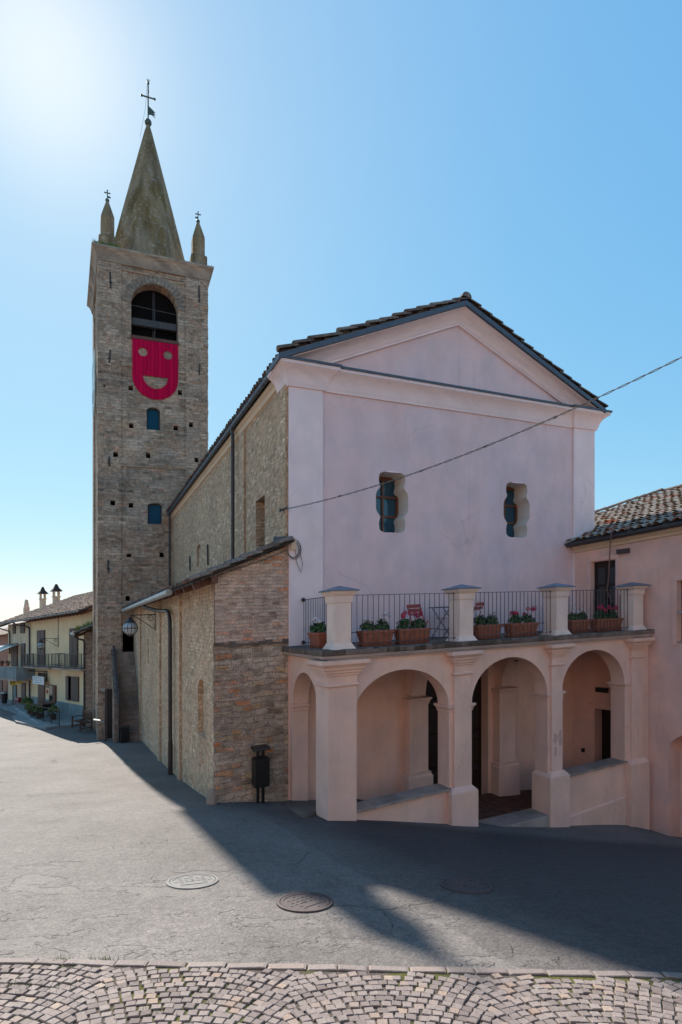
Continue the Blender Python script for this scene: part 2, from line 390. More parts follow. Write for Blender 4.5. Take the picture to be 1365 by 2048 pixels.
def wood(name, c, rough=.6):
    k = NT(name, rough, .3); p = k.ob(); v = k.scale(p, 14, 14, 1.6)
    col = k.vary(k.mix(0.0, c, c), v, 2.5, .6, 1.3, 5)
    return k.out(col, k.noise(v, 4, 4), .25, .006)
M_door = wood('dark_brown_wood', (.028, .013, .009), .45)
M_frame = wood('varnished_brown_wood', (.16, .058, .028), .4)
M_shut = wood('old_brown_shutter', (.13, .085, .07), .6)
M_rafter = wood('red_brown_rafter', (.15, .065, .045), .7)
M_beam = wood('grey_beam', (.085, .075, .075), .8)
M_bench = wood('garden_bench_wood', (.10, .045, .03), .5)
def face_board():
    k = NT('crimson_boards', .55, .25); p = k.uv()
    col = k.vary(k.mix(0.0, (.46, .004, .058), (.46, .004, .058)), k.scale(p, 6, .5), 1.5, .82, 1.12)
    return k.out(col, k.noise(k.scale(p, 18, 2), 2, 3), .15, .005)
M_face = face_board()

def glass(name, c, rough=.05):
    k = NT(name, rough, .8); return k.out(c, k.noise(k.ob(), 1.2, 1), .02, .02)
M_glass = glass('window_glass', (.010, .016, .022))
M_glassb = glass('sky_tinted_church_glass', (.008, .055, .095), .08)  # blue of the reflected sky is put into the pane colour
M_blue = glass('blue_tower_glass', (.004, .055, .10), .3); M_blue.node_tree.nodes['Principled BSDF'].inputs['Specular IOR Level'].default_value = .15
def frosted():
    k = NT('milky_lamp_glass', .25, .5); k.b.inputs['Transmission Weight'].default_value = .3
    return k.out((.62, .64, .64))
M_globe = frosted()
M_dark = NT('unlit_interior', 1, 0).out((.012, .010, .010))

def tiles(name, pal, moss=.3):
    k = NT(name, .9, .15); p = k.ob()
    col = k.ramp(k.tint(), pal)
    col = k.vary(col, p, 24, .65, 1.25, 3); col = k.vary(col, p, 4, .7, 1.15)
    col = k.mix(k.mapr(k.noise(p, 7, 5, .7), .56, .70, 0, moss), col, (.22, .21, .14))
    col = k.mix(k.mapr(k.noise(p, 16, 4, .7), .60, .68, 0, .55), col, (.36, .34, .30))
    return k.out(col, k.noise(p, 40, 3), .4, .008)
TP = [(0, (.12, .085, .075)), (.3, (.20, .135, .105)), (.55, (.25, .19, .155)), (.8, (.21, .18, .16)), (.93, (.33, .115, .07)), (1, (.38, .13, .08))]
M_tile = tiles('old_barrel_tile', TP)
M_tiler = tiles('pale_lichened_tile', [(0, (.26, .20, .16)), (.3, (.35, .28, .23)), (.6, (.42, .34, .28)), (.9, (.45, .38, .31)), (.95, (.36, .11, .06)), (1, (.42, .13, .07))], .25)
M_tileh = tiles('weathered_house_tile', [(0, (.17, .125, .10)), (.5, (.27, .20, .16)), (1, (.34, .25, .20))], .4)
M_under = tiles('tile_underlay', [(0, (.06, .045, .04)), (1, (.06, .045, .04))], .2)
M_terra = (lambda k: k.out(k.vary(k.mix(0.0, (.30, .105, .065), (.30, .105, .065)), k.ob(), 12, .75, 1.2), k.noise(k.ob(), 50, 2), .2, .004))(NT('terracotta', .8, .2))
def spire_mat():
    k = NT('lichen_spire_render', .95, .1); p = k.ob()
    col = k.mix(k.mapr(k.noise(k.scale(p, 1.4, 1.4, .35), 1.1, 5, .6), .38, .62), (.235, .145, .06), (.37, .255, .16))
    col = k.mix(k.mapr(k.noise(p, 6, 5, .7), .57, .64, 0, .8), col, (.50, .44, .36))
    col = k.vary(col, k.scale(p, 2.2, 2.2, .25), 1.0, .6, 1.25)
    return k.out(col, k.noise(p, 12, 5, .7), .7, .05)
M_spire = spire_mat()
def asphalt():
    k = NT('worn_asphalt', .74, .30); p = k.ob()
    base = k.mix(k.mapr(k.noise(p, .55, 5, .6), .35, .65), (.128, .112, .103), (.172, .152, .141))
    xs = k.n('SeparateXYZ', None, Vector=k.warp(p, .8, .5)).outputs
    new = k.mapr(k.math('ADD', xs[0], k.math('MULTIPLY', xs[1], .49)), 3.55, 5.3, .18, 1)   # newer asphalt towards the church, its colour darkened further to deepen the shade
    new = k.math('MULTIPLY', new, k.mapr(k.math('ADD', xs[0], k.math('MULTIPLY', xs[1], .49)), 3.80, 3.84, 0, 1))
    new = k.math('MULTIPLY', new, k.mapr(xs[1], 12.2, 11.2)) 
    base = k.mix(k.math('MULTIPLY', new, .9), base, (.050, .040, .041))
    sp = k.n('TexVoronoi', {'feature': 'F1'}, Vector=p, Scale=55.0)
    srnd = k.n('SeparateColor', None, Color=sp.outputs['Color']).outputs[0]
    col = k.mix(1.0, base, k.grey(k.mapr(srnd, 0, 1, .74, 1.26)), 'MULTIPLY')
    col = k.vary(col, p, 9, .84, 1.14, 5)
    wv = k.warp(k.warp(p, 1.4, .5), 6, .12)
    ce = k.n('TexVoronoi', {'feature': 'DISTANCE_TO_EDGE'}, Vector=wv, Scale=.5).outputs['Distance']
    crack = k.math('MULTIPLY', k.mapr(ce, .002, .0075, 1, 0), k.mapr(k.noise(p, .8, 3), .55, .60))
    ce2 = k.n('TexVoronoi', {'feature': 'DISTANCE_TO_EDGE'}, Vector=wv, Scale=2.6).outputs['Distance']
    crack2 = k.math('MULTIPLY', k.mapr(ce2, .004, .016, 1, 0), k.mapr(k.noise(p, .7, 3), .60, .66))
    cr = k.math('MAXIMUM', crack, crack2)
    col = k.mix(k.math('MULTIPLY', cr, .6), col, (.05, .045, .042))
    flake = k.mapr(k.noise(k.scale(wv, .9, 1.7), 1.3, 5, .65), .545, .565)     # flaked top layer, a small step
    yfl = k.math('MULTIPLY', k.mapr(xs[1], 8.2, 6.8), k.math('SUBTRACT', 1.0, new, True)); flake = k.math('MULTIPLY', flake, yfl)
    col = k.mix(k.math('MULTIPLY', flake, .30), col, (.22, .20, .185))
    h = k.math('SUBTRACT', k.math('ADD', k.math('MULTIPLY', srnd, .35), k.math('MULTIPLY', k.noise(p, 26, 4), 1.1)), k.math('MULTIPLY', cr, 1.6))
    h = k.math('SUBTRACT', h, k.math('MULTIPLY', flake, 1.8))
    h = k.math('ADD', h, k.math('MULTIPLY', k.noise(p, 2.2, 4), 2.2))
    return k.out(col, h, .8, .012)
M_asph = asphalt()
def cobble():
    k = NT('porphyry_setts', .75, .3); p = k.ob()
    col = k.ramp(k.tint(), [(0, (.135, .105, .097)), (.35, (.19, .152, .140)), (.7, (.24, .195, .178)), (.92, (.26, .185, .145)), (1, (.31, .24, .19))])
    col = k.vary(col, p, 60, .8, 1.2, 3)
    return k.out(col, k.noise(p, 45, 4), .5, .006)
M_cob = cobble()
M_bed = (lambda k: k.out(k.vary(k.mix(k.mapr(k.noise(k.ob(), 1.3, 4), .46, .56), (.10, .082, .07), (.085, .085, .028)), k.ob(), 70, .5, 1.4), k.noise(k.ob(), 120, 2), .6, .01))(NT('sandy_joint', .95, .1))
def brickfloor():
    k = NT('herringbone_brick_floor', .85, .2); uv = k.uv()
    br = k.n('TexBrick', None, Vector=k.n('Mapping', None, Vector=uv, Rotation=(0, 0, .78)).outputs[0], Color1=(.20, .075, .045, 1), Color2=(.13, .05, .035, 1), Mortar=(.09, .07, .06, 1), Scale=1.0, Mortar_Size=.008, Brick_Width=.24, Row_Height=.12)
    return k.out(k.vary(br.outputs['Color'], uv, 6, .6, 1.2), br.outputs['Fac'], .3, .006)
M_bfl = brickfloor()
def leafm(name, a, b):
    k = NT(name, .6, .3); return k.out(k.ramp(k.tint(), [(0, a), (1, b)]))
M_leaf = leafm('geranium_leaf', (.018, .05, .014), (.06, .13, .035))
M_shrub = leafm('yellow_green_shrub', (.05, .08, .012), (.20, .22, .04))
M_grass = leafm('grass_blade', (.05, .09, .015), (.17, .22, .05))
M_petr = leafm('red_petal', (.42, .01, .05), (.68, .06, .16))
M_petw = leafm('white_petal', (.62, .58, .62), (.78, .74, .76))

# ------------------------------------------------------------------ ground
def in_building(x, y):
    dx, dy = x - OX, y - OY; u = dx * UX + dy * UY; v = -dx * UY + dy * UX
    if .7 < u < 9.2 and -1.9 < v < 20: return True
    if -1.0 < u < .8 and .8 < v < 18: return True
    return False
def axis(lst):
    o = []
    for a, b, st in lst:
        n = max(1, round((b - a) / st)); o += [a + (b - a) * i / n for i in range(n)]
    return o + [lst[-1][1]]
gxs = axis([(-600, -60, 180), (-60, -16, 4), (-16, 11, .3), (11, 60, 4), (60, 600, 180)])
gys = axis([(-300, -25, 90), (-25, 0, 4), (0, 22, .3), (22, 45, .8), (45, 90, 6), (90, 900, 200)])
m = MB(); gi = {}
for i, x in enumerate(gxs):
    for j, y in enumerate(gys): gi[i, j] = len(m.v); m.v.append((x, y, gz(x, y)))
for i in range(len(gxs) - 1):
    for j in range(len(gys) - 1):
        if not in_building((gxs[i] + gxs[i + 1]) / 2, (gys[j] + gys[j + 1]) / 2):
            m.face((gi[i, j], gi[i + 1, j], gi[i + 1, j + 1], gi[i, j + 1]))
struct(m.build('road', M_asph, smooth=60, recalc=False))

# sett pavement in the foreground: a bed, a border strip of long stones, and the fan-laid setts
EDGE = lambda x: 4.672 - .009 * x
m = MB()
xs = [-9 + .5 * i for i in range(37)]
for i in range(len(xs) - 1):
    for j in range(10):
        y0, y1 = -.5 + (EDGE(0) + .5) * j / 10, -.5 + (EDGE(0) + .5) * (j + 1) / 10
        if j == 9: ya, yb = EDGE(xs[i]), EDGE(xs[i + 1])
        else: ya = yb = y1
        m.poly([(xs[i], y0, gz(xs[i], y0) + .006), (xs[i + 1], y0, gz(xs[i + 1], y0) + .006), (xs[i + 1], yb, gz(xs[i + 1], yb) + .006), (xs[i], ya, gz(xs[i], ya) + .006)])
struct(m.build('sett_bed', M_bed, recalc=False))
def stone(m, cx, cy, hx, hy, ang, hgt, jit):
    ca, sa = math.cos(ang), math.sin(ang)
    q = [(sx * hx * R(1 - jit, 1 + jit * .6) , sy * hy * R(1 - jit, 1 + jit * .6)) for sx, sy in ((-1, -1), (1, -1), (1, 1), (-1, 1))]
    base = gz(cx, cy); e = 1e-2; gxn = (gz(cx + .1, cy) - base) / .1; gyn = (gz(cx, cy + .1) - base) / .1
    ax, ay = R(-.05, .05), R(-.05, .05)
    def pt(a, b, h): 
        x = a * ca - b * sa; y = a * sa + b * ca
        return (cx + x, cy + y, base + x * gxn + y * gyn + h + a * ax + b * ay)
    i = m.add([pt(a, b, 0) for a, b in q] + [pt(a, b, hgt - .006) for a, b in q] + [pt(a * .86, b * .86, hgt) for a, b in q])
    for r in (0, 4):
        for k in range(4): m.face((i + r + k, i + r + (k + 1) % 4, i + r + 4 + (k + 1) % 4, i + r + 4 + k))
    m.face((i + 8, i + 9, i + 10, i + 11))
m = MB(); x = -8.0
while x < 8:
    L = R(.22, .42); m.tint = R(.3, .8)
    stone(m, x + L / 2, EDGE(x + L / 2) - .05, L / 2 - .006, .046, -.009, .022, .02); x += L
struct(m.build('border_strip', M_cob, recalc=False))
m = MB(); Wf = 1.45; sp = .0795
for col in range(-5, 6):
    xc = col * Wf + .35
    rr = Wf * .92; amax = math.asin(Wf / 2 / rr)
    for row in range(-5, 42):
        yb = EDGE(0) + .03 - row * sp
        nst = int(2 * rr * amax / .080)
        for i in range(nst):
            t = -amax + (i + .5 + R(-.12, .12) + (.5 if row % 2 else 0) - .25) / nst * 2 * amax
            cx = xc + rr * math.sin(t) + R(-.006, .006); cy = yb + rr * (math.cos(t) - 1) * 1.0 + R(-.007, .007)
            if cy > EDGE(cx) - .136 or cy < 2.0: continue
            m.tint = min(1, max(0, random.gauss(.45, .25)))
            stone(m, cx, cy, .0365, .0365, -t + R(-.10, .10), R(.014, .026), .13)
struct(m.build('setts', M_cob, recalc=False))
m = MB()
for (cx, cy, n, rr) in [(-2.45, 4.25, 60, .10), (-2.2, 4.56, 60, .07), (-2.0, 4.40, 20, .05), (-2.35, 4.69, 40, .05), (-2.75, 3.95, 80, .16), (-.9, 4.05, 40, .12), (-1.3, 3.9, 25, .1), (-2.0, 4.715, 50, .06), (-1.9, 4.0, 30, .1), (2.0, 3.9, 30, .1), (.1, 4.2, 14, .08), (-2.6, 4.1, 70, .2), (-2.1, 4.2, 60, .18), (-1.5, 4.3, 50, .2), (-1.0, 4.25, 40, .2), (-2.85, 4.4, 50, .12), (-.3, 4.0, 30, .15), (1.4, 4.1, 24, .2), (2.4, 4.2, 40, .15)]:
    for i in range(n):
        x = cx + random.gauss(0, rr); y = cy + random.gauss(0, rr * .35); h = R(.012, .04); a = R(0, 6.3); z = gz(x, y)
        dx, dy = math.cos(a) * .003, math.sin(a) * .003; lx, ly = R(-.018, .018), R(-.018, .018)
        m.tint = R(0, 1); m.poly([(x - dx, y - dy, z), (x + dx, y + dy, z), (x + lx, y + ly, z + h + .012)])
g = m.build('grass', M_grass, recalc=False); g['kind'] = 'stuff'

# ------------------------------------------------------------------ roof tiles
def coppi(m, F, a0, a1, b0, b1, tw=.21, tl=.36, r=.088, inside=None, jit=.02, seg=5, fl=1.0):
    ncol = round((a1 - a0) / tw); nrow = round((b1 - b0) / tl)
    for i in range(ncol):
        for j in range(nrow):
            a = a0 + (i + .5) * (a1 - a0) / ncol + R(-jit, jit); b = b0 + j * (b1 - b0) / nrow + R(-jit, jit)
            if inside and not inside(a, b + tl / 2): continue
            m.tint = R(0, 1) ** 1.0; sk = R(-jit, jit); dh = R(0, .015)
            ra, rb = r * R(.93, 1.07), r * .8
            A = [(a + ra * math.cos(math.pi * k / seg), b - .05, .045 + dh + fl * ra * math.sin(math.pi * k / seg)) for k in range(seg + 1)]
            Bq = [(a + sk + rb * math.cos(math.pi * k / seg), b + tl + .02, .0 + dh + fl * rb * math.sin(math.pi * k / seg)) for k in range(seg + 1)]
            In = [(a + (ra - .016) * math.cos(math.pi * k / seg), b - .05, .045 + dh + fl * (ra - .016) * math.sin(math.pi * k / seg)) for k in range(seg + 1)]
            I2 = [(a + (ra - .016) * math.cos(math.pi * k / seg), b + .1, .03 + dh + fl * (ra - .016) * math.sin(math.pi * k / seg)) for k in range(seg + 1)]
            ia = m.add([F(*p) for p in A]); ib = m.add([F(*p) for p in Bq]); ii = m.add([F(*p) for p in In]); i2 = m.add([F(*p) for p in I2])
            for k in range(seg):
                m.face((ia + k, ia + k + 1, ib + k + 1, ib + k)); m.face((ii + k, ii + k + 1, ia + k + 1, ia + k)); m.face((i2 + k, i2 + k + 1, ii + k + 1, ii + k))

# ------------------------------------------------------------------ church
ch = thing('church', 'tall lilac-pink plastered church with a triangular pediment, two scalloped windows and a bare stone flank', 'church', B(0, 0, 0))
EZ, RS = 9.86, .432                                        # eave height and roof slope
UM = 4.80
def wavy(u0, u1, z0, z1, n=46):
    c, h = (u0 + u1) / 2, (u1 - u0) / 2; zc, zh = (z0 + z1) / 2, (z1 - z0) / 2
    def hw(t):
        t = abs(t)
        if t < .25: return 1.0
        if t < .27: return .97
        if t < .52: return .97 - .235 * (.5 - .5 * math.cos(math.pi * (t - .27) / .25))
        if t < .84: return .735 + .085 * math.sin(math.pi * (t - .52) / .42)
        return .80 - .30 * ((t - .84) / .16) ** 3
    ts = [-1 + 2 * i / n for i in range(n + 1)]
    return [(c + h * hw(t), zc + zh * t) for t in ts] + [(c - h * hw(t), zc + zh * t) for t in reversed(ts)]
WN = [(2.32, 3.27, 6.08, 7.62), (6.40, 7.36, 6.06, 7.62)]
m = MB()
m.plate(lambda u, z, d: B(u, d, z), [(0, 3.25), (9.91, 3.25), (9.91, 9.86), (UM, 11.85), (0, 9.86)],
        [wavy(*q) for q in WN], depth=0, hole_depth=0)
m.build('facade', M_fac, ch)
m = MB(); m.plate(lambda u, z, d: B(u, d, z), [(0, -2.3), (9.91, -2.3), (9.91, 3.25), (0, 3.25)], [rect(3.80, 5.86, -1.6, 2.55)], depth=0, hole_depth=.42); m.build('lower_facade', M_porch, ch)
for u0, u1 in ((0, .86), (9.04, 9.91)):
    m = MB(); m.box(B, u0, u1, -.06, 0, 3.2, 9.46); m.build('pilaster', M_trim, ch, bevel=.012)
CP = [(0, .62), (0, -.06), (.86, -.06), (.86, 0), (9.04, 0), (9.04, -.06), (9.91, -.06), (9.91, .62)]
PB = lambda a, b, h: B(a, b, h)
m = MB(); m.sweep(PB, CP, [(0, 9.40), (.045, 9.40), (.05, 9.44), (.07, 9.47), (.08, 9.52), (.10, 9.59), (.14, 9.67), (.20, 9.74), (.285, 9.795), (.29, 9.81), (.315, 9.81), (.315, 9.895), (0, 9.90)])
m.build('cornice', M_trim, ch, smooth=35)
m = MB(); m.sweep(PB, CP, [(0, 9.885), (.345, 9.88), (.35, 9.935), (.0, 9.97)]); m.build('cornice_flashing', M_flash, ch)
cs = math.sqrt(1 + RS * RS)
def rake(prof, zcut, m, ue=-.33):
    rings = []
    for side in (0, 1, 2):
        pts = []
        for o, h in prof:
            zl = lambda u: EZ + RS * (u - ue) - o * cs
            if side == 1: pts.append(B(UM, -h, zl(UM)))
            else:
                us = ue + (zcut + o * cs - EZ) / RS
                us = max(us, ue) if zcut > 0 else ue
                zz = zl(us); pts.append(B(us if side == 0 else 2 * UM - us, -h, zz))
        rings.append(m.add(pts))
    k = len(prof)
    for r in (0, 1):
        for j in range(k - 1): m.face((rings[r] + j, rings[r + 1] + j, rings[r + 1] + j + 1, rings[r] + j + 1))
    m.face([rings[0] + j for j in range(k)]); m.face([rings[2] + j for j in range(k)])
m = MB(); rake([(0, -.05), (0, .345), (.035, .345), (.04, .31), (.07, .25), (.12, .18), (.18, .12), (.24, .08), (.275, .072), (.28, .05), (.31, .05), (.315, .08), (.345, .08), (.35, -.01)], 9.955, m)
m.build('raking_cornice', M_trim, ch, smooth=35)
m = MB(); rake([(-.085, -.3), (-.085, .42), (.03, .42), (.03, -.3)], -1, m, ue=-.37); m.build('verge_flashing', M_flash, ch)
# bare patches in the raking cornice
# roof
LS = (UM + .62)
def RL(a, b, h): return B(-.25 + b * .92 - h * .39, -.34 + a, EZ + .128 + b * .92 * RS + h * .92)
def RR(a, b, h): return B(2 * UM + .36 - b * .92 + h * .39, -.34 + a, EZ + .08 + b * .92 * RS + h * .92)
rb = (UM + .36) / .92
m = MB()
for Fq in (RL, RR):
    m.box(Fq, 0, 21, 0, rb, -.06, .02)
roof = m.build('roof', M_under, ch)
m = MB(); coppi(m, RL, 0, 21, 0.03, rb, tw=.22, tl=.40); coppi(m, RR, 0, 4, 0.03, rb, tw=.22, tl=.40)
for j in range(14):                                         # verge tiles capping both rakes
    for Fq in (RL, RR):
        b = j * rb / 14 + R(-.04, .04); m.tint = R(0, .8); dh = R(.005, .06)
        pts = [[Fq(.02 + .115 * math.cos(math.pi * k / 6), b + e, .02 + dh + (.055 if e < .1 else 0) + .10 * math.sin(math.pi * k / 6)) for k in range(7)] for e in (-.04, rb / 14 + .03)]
        i0 = m.add(pts[0]); i1 = m.add(pts[1])
        for k in range(6): m.face((i0 + k, i0 + k + 1, i1 + k + 1, i1 + k))
        m.face([i0 + k for k in range(7)])
for j in range(52):
    m.tint = R(0, .8); a = -.1 + j * .4; h0 = R(.10, .14)
    pts = [[B(UM + .15 * math.cos(math.pi * k / 6), -.34 + a + e, EZ + .10 + (UM + .36) * RS + h0 + (.04 if e < .1 else 0) + .13 * math.sin(math.pi * k / 6) - .08) for k in range(7)] for e in (0, .44)]
    i0 = m.add(pts[0]); i1 = m.add(pts[1])
    for k in range(6): m.face((i0 + k, i0 + k + 1, i1 + k + 1, i1 + k))
    if j == 0: m.face([i0 + k for k in range(7)])
m.build('roof_tiles', M_tile, roof, recalc=False)
# flank wall
m = MB()
m.plate(lambda v, z, d: B(d, v, z), [(0.0, -2.3), (19.3, -2.3), (19.3, 9.95), (0.0, 9.95)], [rect(1.87, 2.72, 5.7, 7.28), [(10.8, 6.3), (11.75, 6.3), (11.75, 7.05)] + arc(11.27, 7.05, .48, .16, 0, 180, 8)[1:]], depth=0, hole_depth=[.45, .1])
m.box(B, .1, .3, 10.7, 11.9, 6.2, 7.3)
m.box(B, -.07, 0, .02, .62, 4.8, 9.59); m.box(B, -.07, 0, 3.75, 4.3, 4.8, 9.59)
m.build('flank_wall', M_side, ch)
m = MB(); m.poly([B(9.91, 0, -2.3), B(9.91, 21, -2.3), B(9.91, 21, 9.85), B(9.91, 0, 9.85)]); m.poly([B(0, 21, -2.3), B(9.91, 21, -2.3), B(9.91, 21, 9.85), B(UM, 21, 11.95), B(0, 21, 9.85)])
m.build('rear_wall', M_side, ch)
m = MB(); m.sweep(lambda a, b, h: B(a, b, h), [(0, 19.2), (0, .55)], [(0, 9.60), (.06, 9.62), (.07, 9.74), (.12, 9.77), (.12, 9.89), (0, 9.89)]); m.build('eaves_moulding', M_cream, ch)
m = MB(); m.tube([B(-.23, -.33, 9.94), B(-.23, 8, 9.91), B(-.23, 19.2, 9.86)], .066, 10); 
for i in range(30): m.lathe(B(-.23, -.1 + i * .65, 9.937 - i * .0026), [(.073, -.012), (.073, .012)], 10, ax=Vec((-UY, UX, 0)))
m.build('gutter', M_flash, ch, smooth=40)
for v0, zb in ((4.55, 5.5), (18.5, 5.2)):
    m = MB(); m.tube([B(-.22, v0, 9.92), B(-.22, v0, 9.80), B(-.20, v0, 9.66), B(-.20, v0, 9.4), B(-.20, v0, zb)], .055, 10)
    for zz in (9.3, 8.0, 6.8): m.lathe(B(-.20, v0, zz), [(.063, -.02), (.063, .02)], 10)
    m.build('downpipe', M_gut, ch, smooth=40)
# scalloped windows
for q in WN:
    u0, u1, z0, z1 = q; uc = (u0 + u1) / 2
    m = MB(); cols = [(u0 + .05, uc - .025), (uc + .025, u1 - .07)]; rows = [(z0 + .06, z0 + .47), (z0 + .52, z0 + .98), (z0 + 1.03, z1 - .10)]
    m.plate(lambda u, z, d: B(u, .50 + d, z), rect(u0 - .05, u1 + .05, z0 - .04, z1 + .04), [rect(a, b, c, d) for a, b in cols for c, d in rows], depth=.06, hole_depth=.05)
    fr = m.build('window', M_frame, ch)
    m = MB(); m.box(B, u0 - .04, u1 + .04, .545, .555, z0 - .03, z1 + .03); m.build('pane', M_glassb, fr)
    m = MB(); m.box(B, uc - .17, uc + .22, -.012, .2, z1 - .012, z1 + .018); m.build('lintel_slip', M_trim, fr)
    m = MB(); lp = wavy(*q); i0 = m.add([B(a, 0, b) for a, b in lp]); i1 = m.add([B(a, .6, b) for a, b in lp])
    for k in range(len(lp)): k2 = (k + 1) % len(lp); m.face((i0 + k, i0 + k2, i1 + k2, i1 + k))
    m.build('reveal', M_reveal, fr, smooth=30)
# tall flank window
m = MB(); m.plate(lambda v, z, d: B(.26 + d, v, z), rect(1.85, 2.74, 5.6, 7.32), [rect(1.93, 2.27, 5.7, 7.2), rect(2.33, 2.66, 5.7, 7.2)], depth=.06)
fr = m.build('flank_window', M_frame, ch); m = MB(); m.box(B, .30, .31, 1.86, 2.73, 5.6, 7.3); m.build('pane', M_dark, fr)
for v0, z0, z1 in ((9.18, 6.15, 6.95), (13.17, 6.3, 6.95)):
    m = MB(); m.bar(B(-.04, v0 - .03, z0), B(-.04, v0 + .05, z1), .05); m.build('tie_bar', M_iron, ch)
# portal
m = MB()
m.box(B, 3.78, 5.88, .30, .36, -1.6, 2.58); pd = m.build('portal_door', M_door, ch)
m = MB()
for a in (3.86, 4.86):
    for z0, z1 in ((-1.3, -.35), (-.2, .55), (.7, 1.5), (1.65, 2.4)):
        m.frustum(lambda x, y, z: B(x, .30 - z, y), (a + .08, a + .88, z0, z1), (a + .14, a + .82, z0 + .06, z1 - .06), -.002, .03)
m.build('door_panel', M_door, pd)

# ------------------------------------------------------------------ side aisle (brick and rubble lean-to)
ai = thing('side_aisle', 'low brick and rubble lean-to with a tiled shed roof along the left church flank', 'annex', B(-1.73, 0, -.1))
ua = lambda v: -1.73 - .012 * v
M_anlow = masonry('rubble_base', .29, .095, BR, ST, .40, (.33, .28, .245), .62, 1.0, (2.9, 6.0), hue=(1.62, 1.40, 1.24))
M_anup = masonry('pale_thin_bricks', .28, .08, [(0, (.22, .15, .125)), (.2, (.34, .25, .205)), (.55, (.42, .32, .27)), (.8, (.39, .33, .285)), (.92, (.43, .25, .18)), (1, (.45, .19, .10))], ST, .66, (.40, .32, .28), .8, 1.0, hue=(1.62, 1.40, 1.24))
m = MB(); m.plate(lambda u, z, d: B(u, d, z), [(-1.73, -1.2), (0, -1.2), (0, 3.48), (-1.73, 3.48)]); zq = -.6
while zq < 3.4:
    hq = R(.07, .15); m.box(B, -1.73 - R(-.004, .022), -1.73 + R(.15, .38), -R(.004, .026), .05, zq, zq + hq - R(.004, .016)); zq += hq
for q_ in range(60):
    a0, z0 = R(-1.6, -.3), R(-.1, 3.2); m.box(B, a0, a0 + R(.1, .26), -R(.004, .016), .05, z0, z0 + R(.05, .11))
m.build('front_wall', M_anlow, ai)
m = MB(); m.plate(lambda u, z, d: B(u, .012 + d, z), [(-1.715, 3.48), (0, 3.48), (0, 5.70), (-1.715, 5.02)]); m.build('upper_front_wall', M_anup, ai)
m = MB()
x = -1.74
while x < -.03:
    L = R(.10, .26); m.box(B, x, min(x + L, -.01), R(-.06, -.012), .03, 3.42 + R(-.03, .03), 3.50 + R(-.035, .03)); x += L
m.build('ledge', M_slab, ai)
m = MB()
niche = [(.95, 1.22), (1.78, 1.22), (1.78, 2.35)] + arc(1.365, 2.35, .415, .25, 0, 180, 8)[1:]
m.plate(lambda v, z, d: B(ua(v) + d, v, z), [(0, -1.2), (8, -1.6), (19.1, -2.8), (19.1, 4.98), (0, 5.02)], [niche, rect(12.35, 12.68, 2.3, 3.35)], depth=0, hole_depth=[.14, .2])
m.box(B, -1.73 + .10, -1.4, .8, 1.9, 1.0, 2.8); m.box(B, ua(12.5) + .2, -1.4, 12.2, 12.8, 2.2, 3.5)
for v0, v1 in ((4.15, 4.62), (8.45, 9.05), (15.2, 15.8)):
    i = m.add([B(ua(v) - o, v, z) for z in (-2.2, 4.9) for v, o in ((v0, 0), (v0, .07), (v1, .07), (v1, 0))])
    for q in ((0, 1, 5, 4), (1, 2, 6, 5), (2, 3, 7, 6)): m.face([i + k for k in q])
m.build('flank_wall', M_side2, ai)
AS = .42
def RA(a, b, h): 
    v = -.22 + a; return B(ua(v) - .50 + b * .92 - h * .38, v, 4.83 + b * .92 * AS + h * .92)
rbA = 2.30 / .92
m = MB(); m.box(RA, 0, 19.2, 0, rbA, -.03, .02); roofA = m.build('roof', M_under, ai)
m = MB(); coppi(m, RA, 0.02, 19.2, .02, rbA - .02, tw=.205, tl=.37, jit=.03)
for j in range(6):
    b = .02 + j * .4; m.tint = R(.2, .9)
    pts = [[RA(.0 + .10 * math.cos(math.pi * k / 6), b + e, .03 + (.05 if e < .1 else 0) + .09 * math.sin(math.pi * k / 6)) for k in range(7)] for e in (-.03, .45)]
    i0 = m.add(pts[0]); i1 = m.add(pts[1])
    for k in range(6): m.face((i0 + k, i0 + k + 1, i1 + k + 1, i1 + k))
    m.face([i0 + k for k in range(7)])
m.build('roof_tiles', M_tile, roofA, recalc=False)
for i in range(16):
    v0 = .05 + i * 1.22
    m = MB(); i0 = m.add([RA(v0 + .22 + dv, b, h) for b in (.04, .75) for dv, h in ((0, -.17), (.14, -.17), (.14, -.035), (0, -.035))])
    for q in ((0, 1, 2, 3), (4, 7, 6, 5), (0, 4, 5, 1), (1, 5, 6, 2), (2, 6, 7, 3), (3, 7, 4, 0)): m.face([i0 + k for k in q])
    m.build('rafter', M_rafter, ai)
m = MB(); m.bar(B(ua(-.2) - .02, -.2, 4.90), B(ua(18.9) - .02, 18.9, 4.90), .14); m.build('purlin', M_rafter, ai)
m = MB(); gp0 = [B(ua(v) - .58, v, 4.80 - .004 * v) for v in (2.55, 8, 13, 18.55)]
m.tube(gp0, .085, 12)
for i in range(26): 
    v = 2.7 + i * .62; m.lathe(B(ua(v) - .58, v, 4.80 - .004 * v), [(.092, -.01), (.092, .01)], 12, ax=Vec((-UY, UX, 0)))
m.build('gutter', M_zinc, ai, smooth=40)
m = MB(); P = lambda v, o, z: B(ua(v) - o, v, z)
m.tube([P(9.3, .56, 4.74), P(9.1, .5, 4.6), P(8.4, .18, 4.46), P(8.0, .13, 4.43), P(6.2, .13, 4.38), P(5.75, .13, 4.3), P(5.55, .13, 4.1), P(5.5, .13, 3.6), P(5.45, .13, -.9)], .06, 10)
m.tube([P(5.45, .13, .35), P(5.45, .13, -.85)], .075, 10)
for zz in (3.2, 1.6): m.lathe(P(5.45, .13, zz), [(.07, -.02), (.07, .02)], 10)
m.build('downpipe', M_pipe, ai, smooth=40)
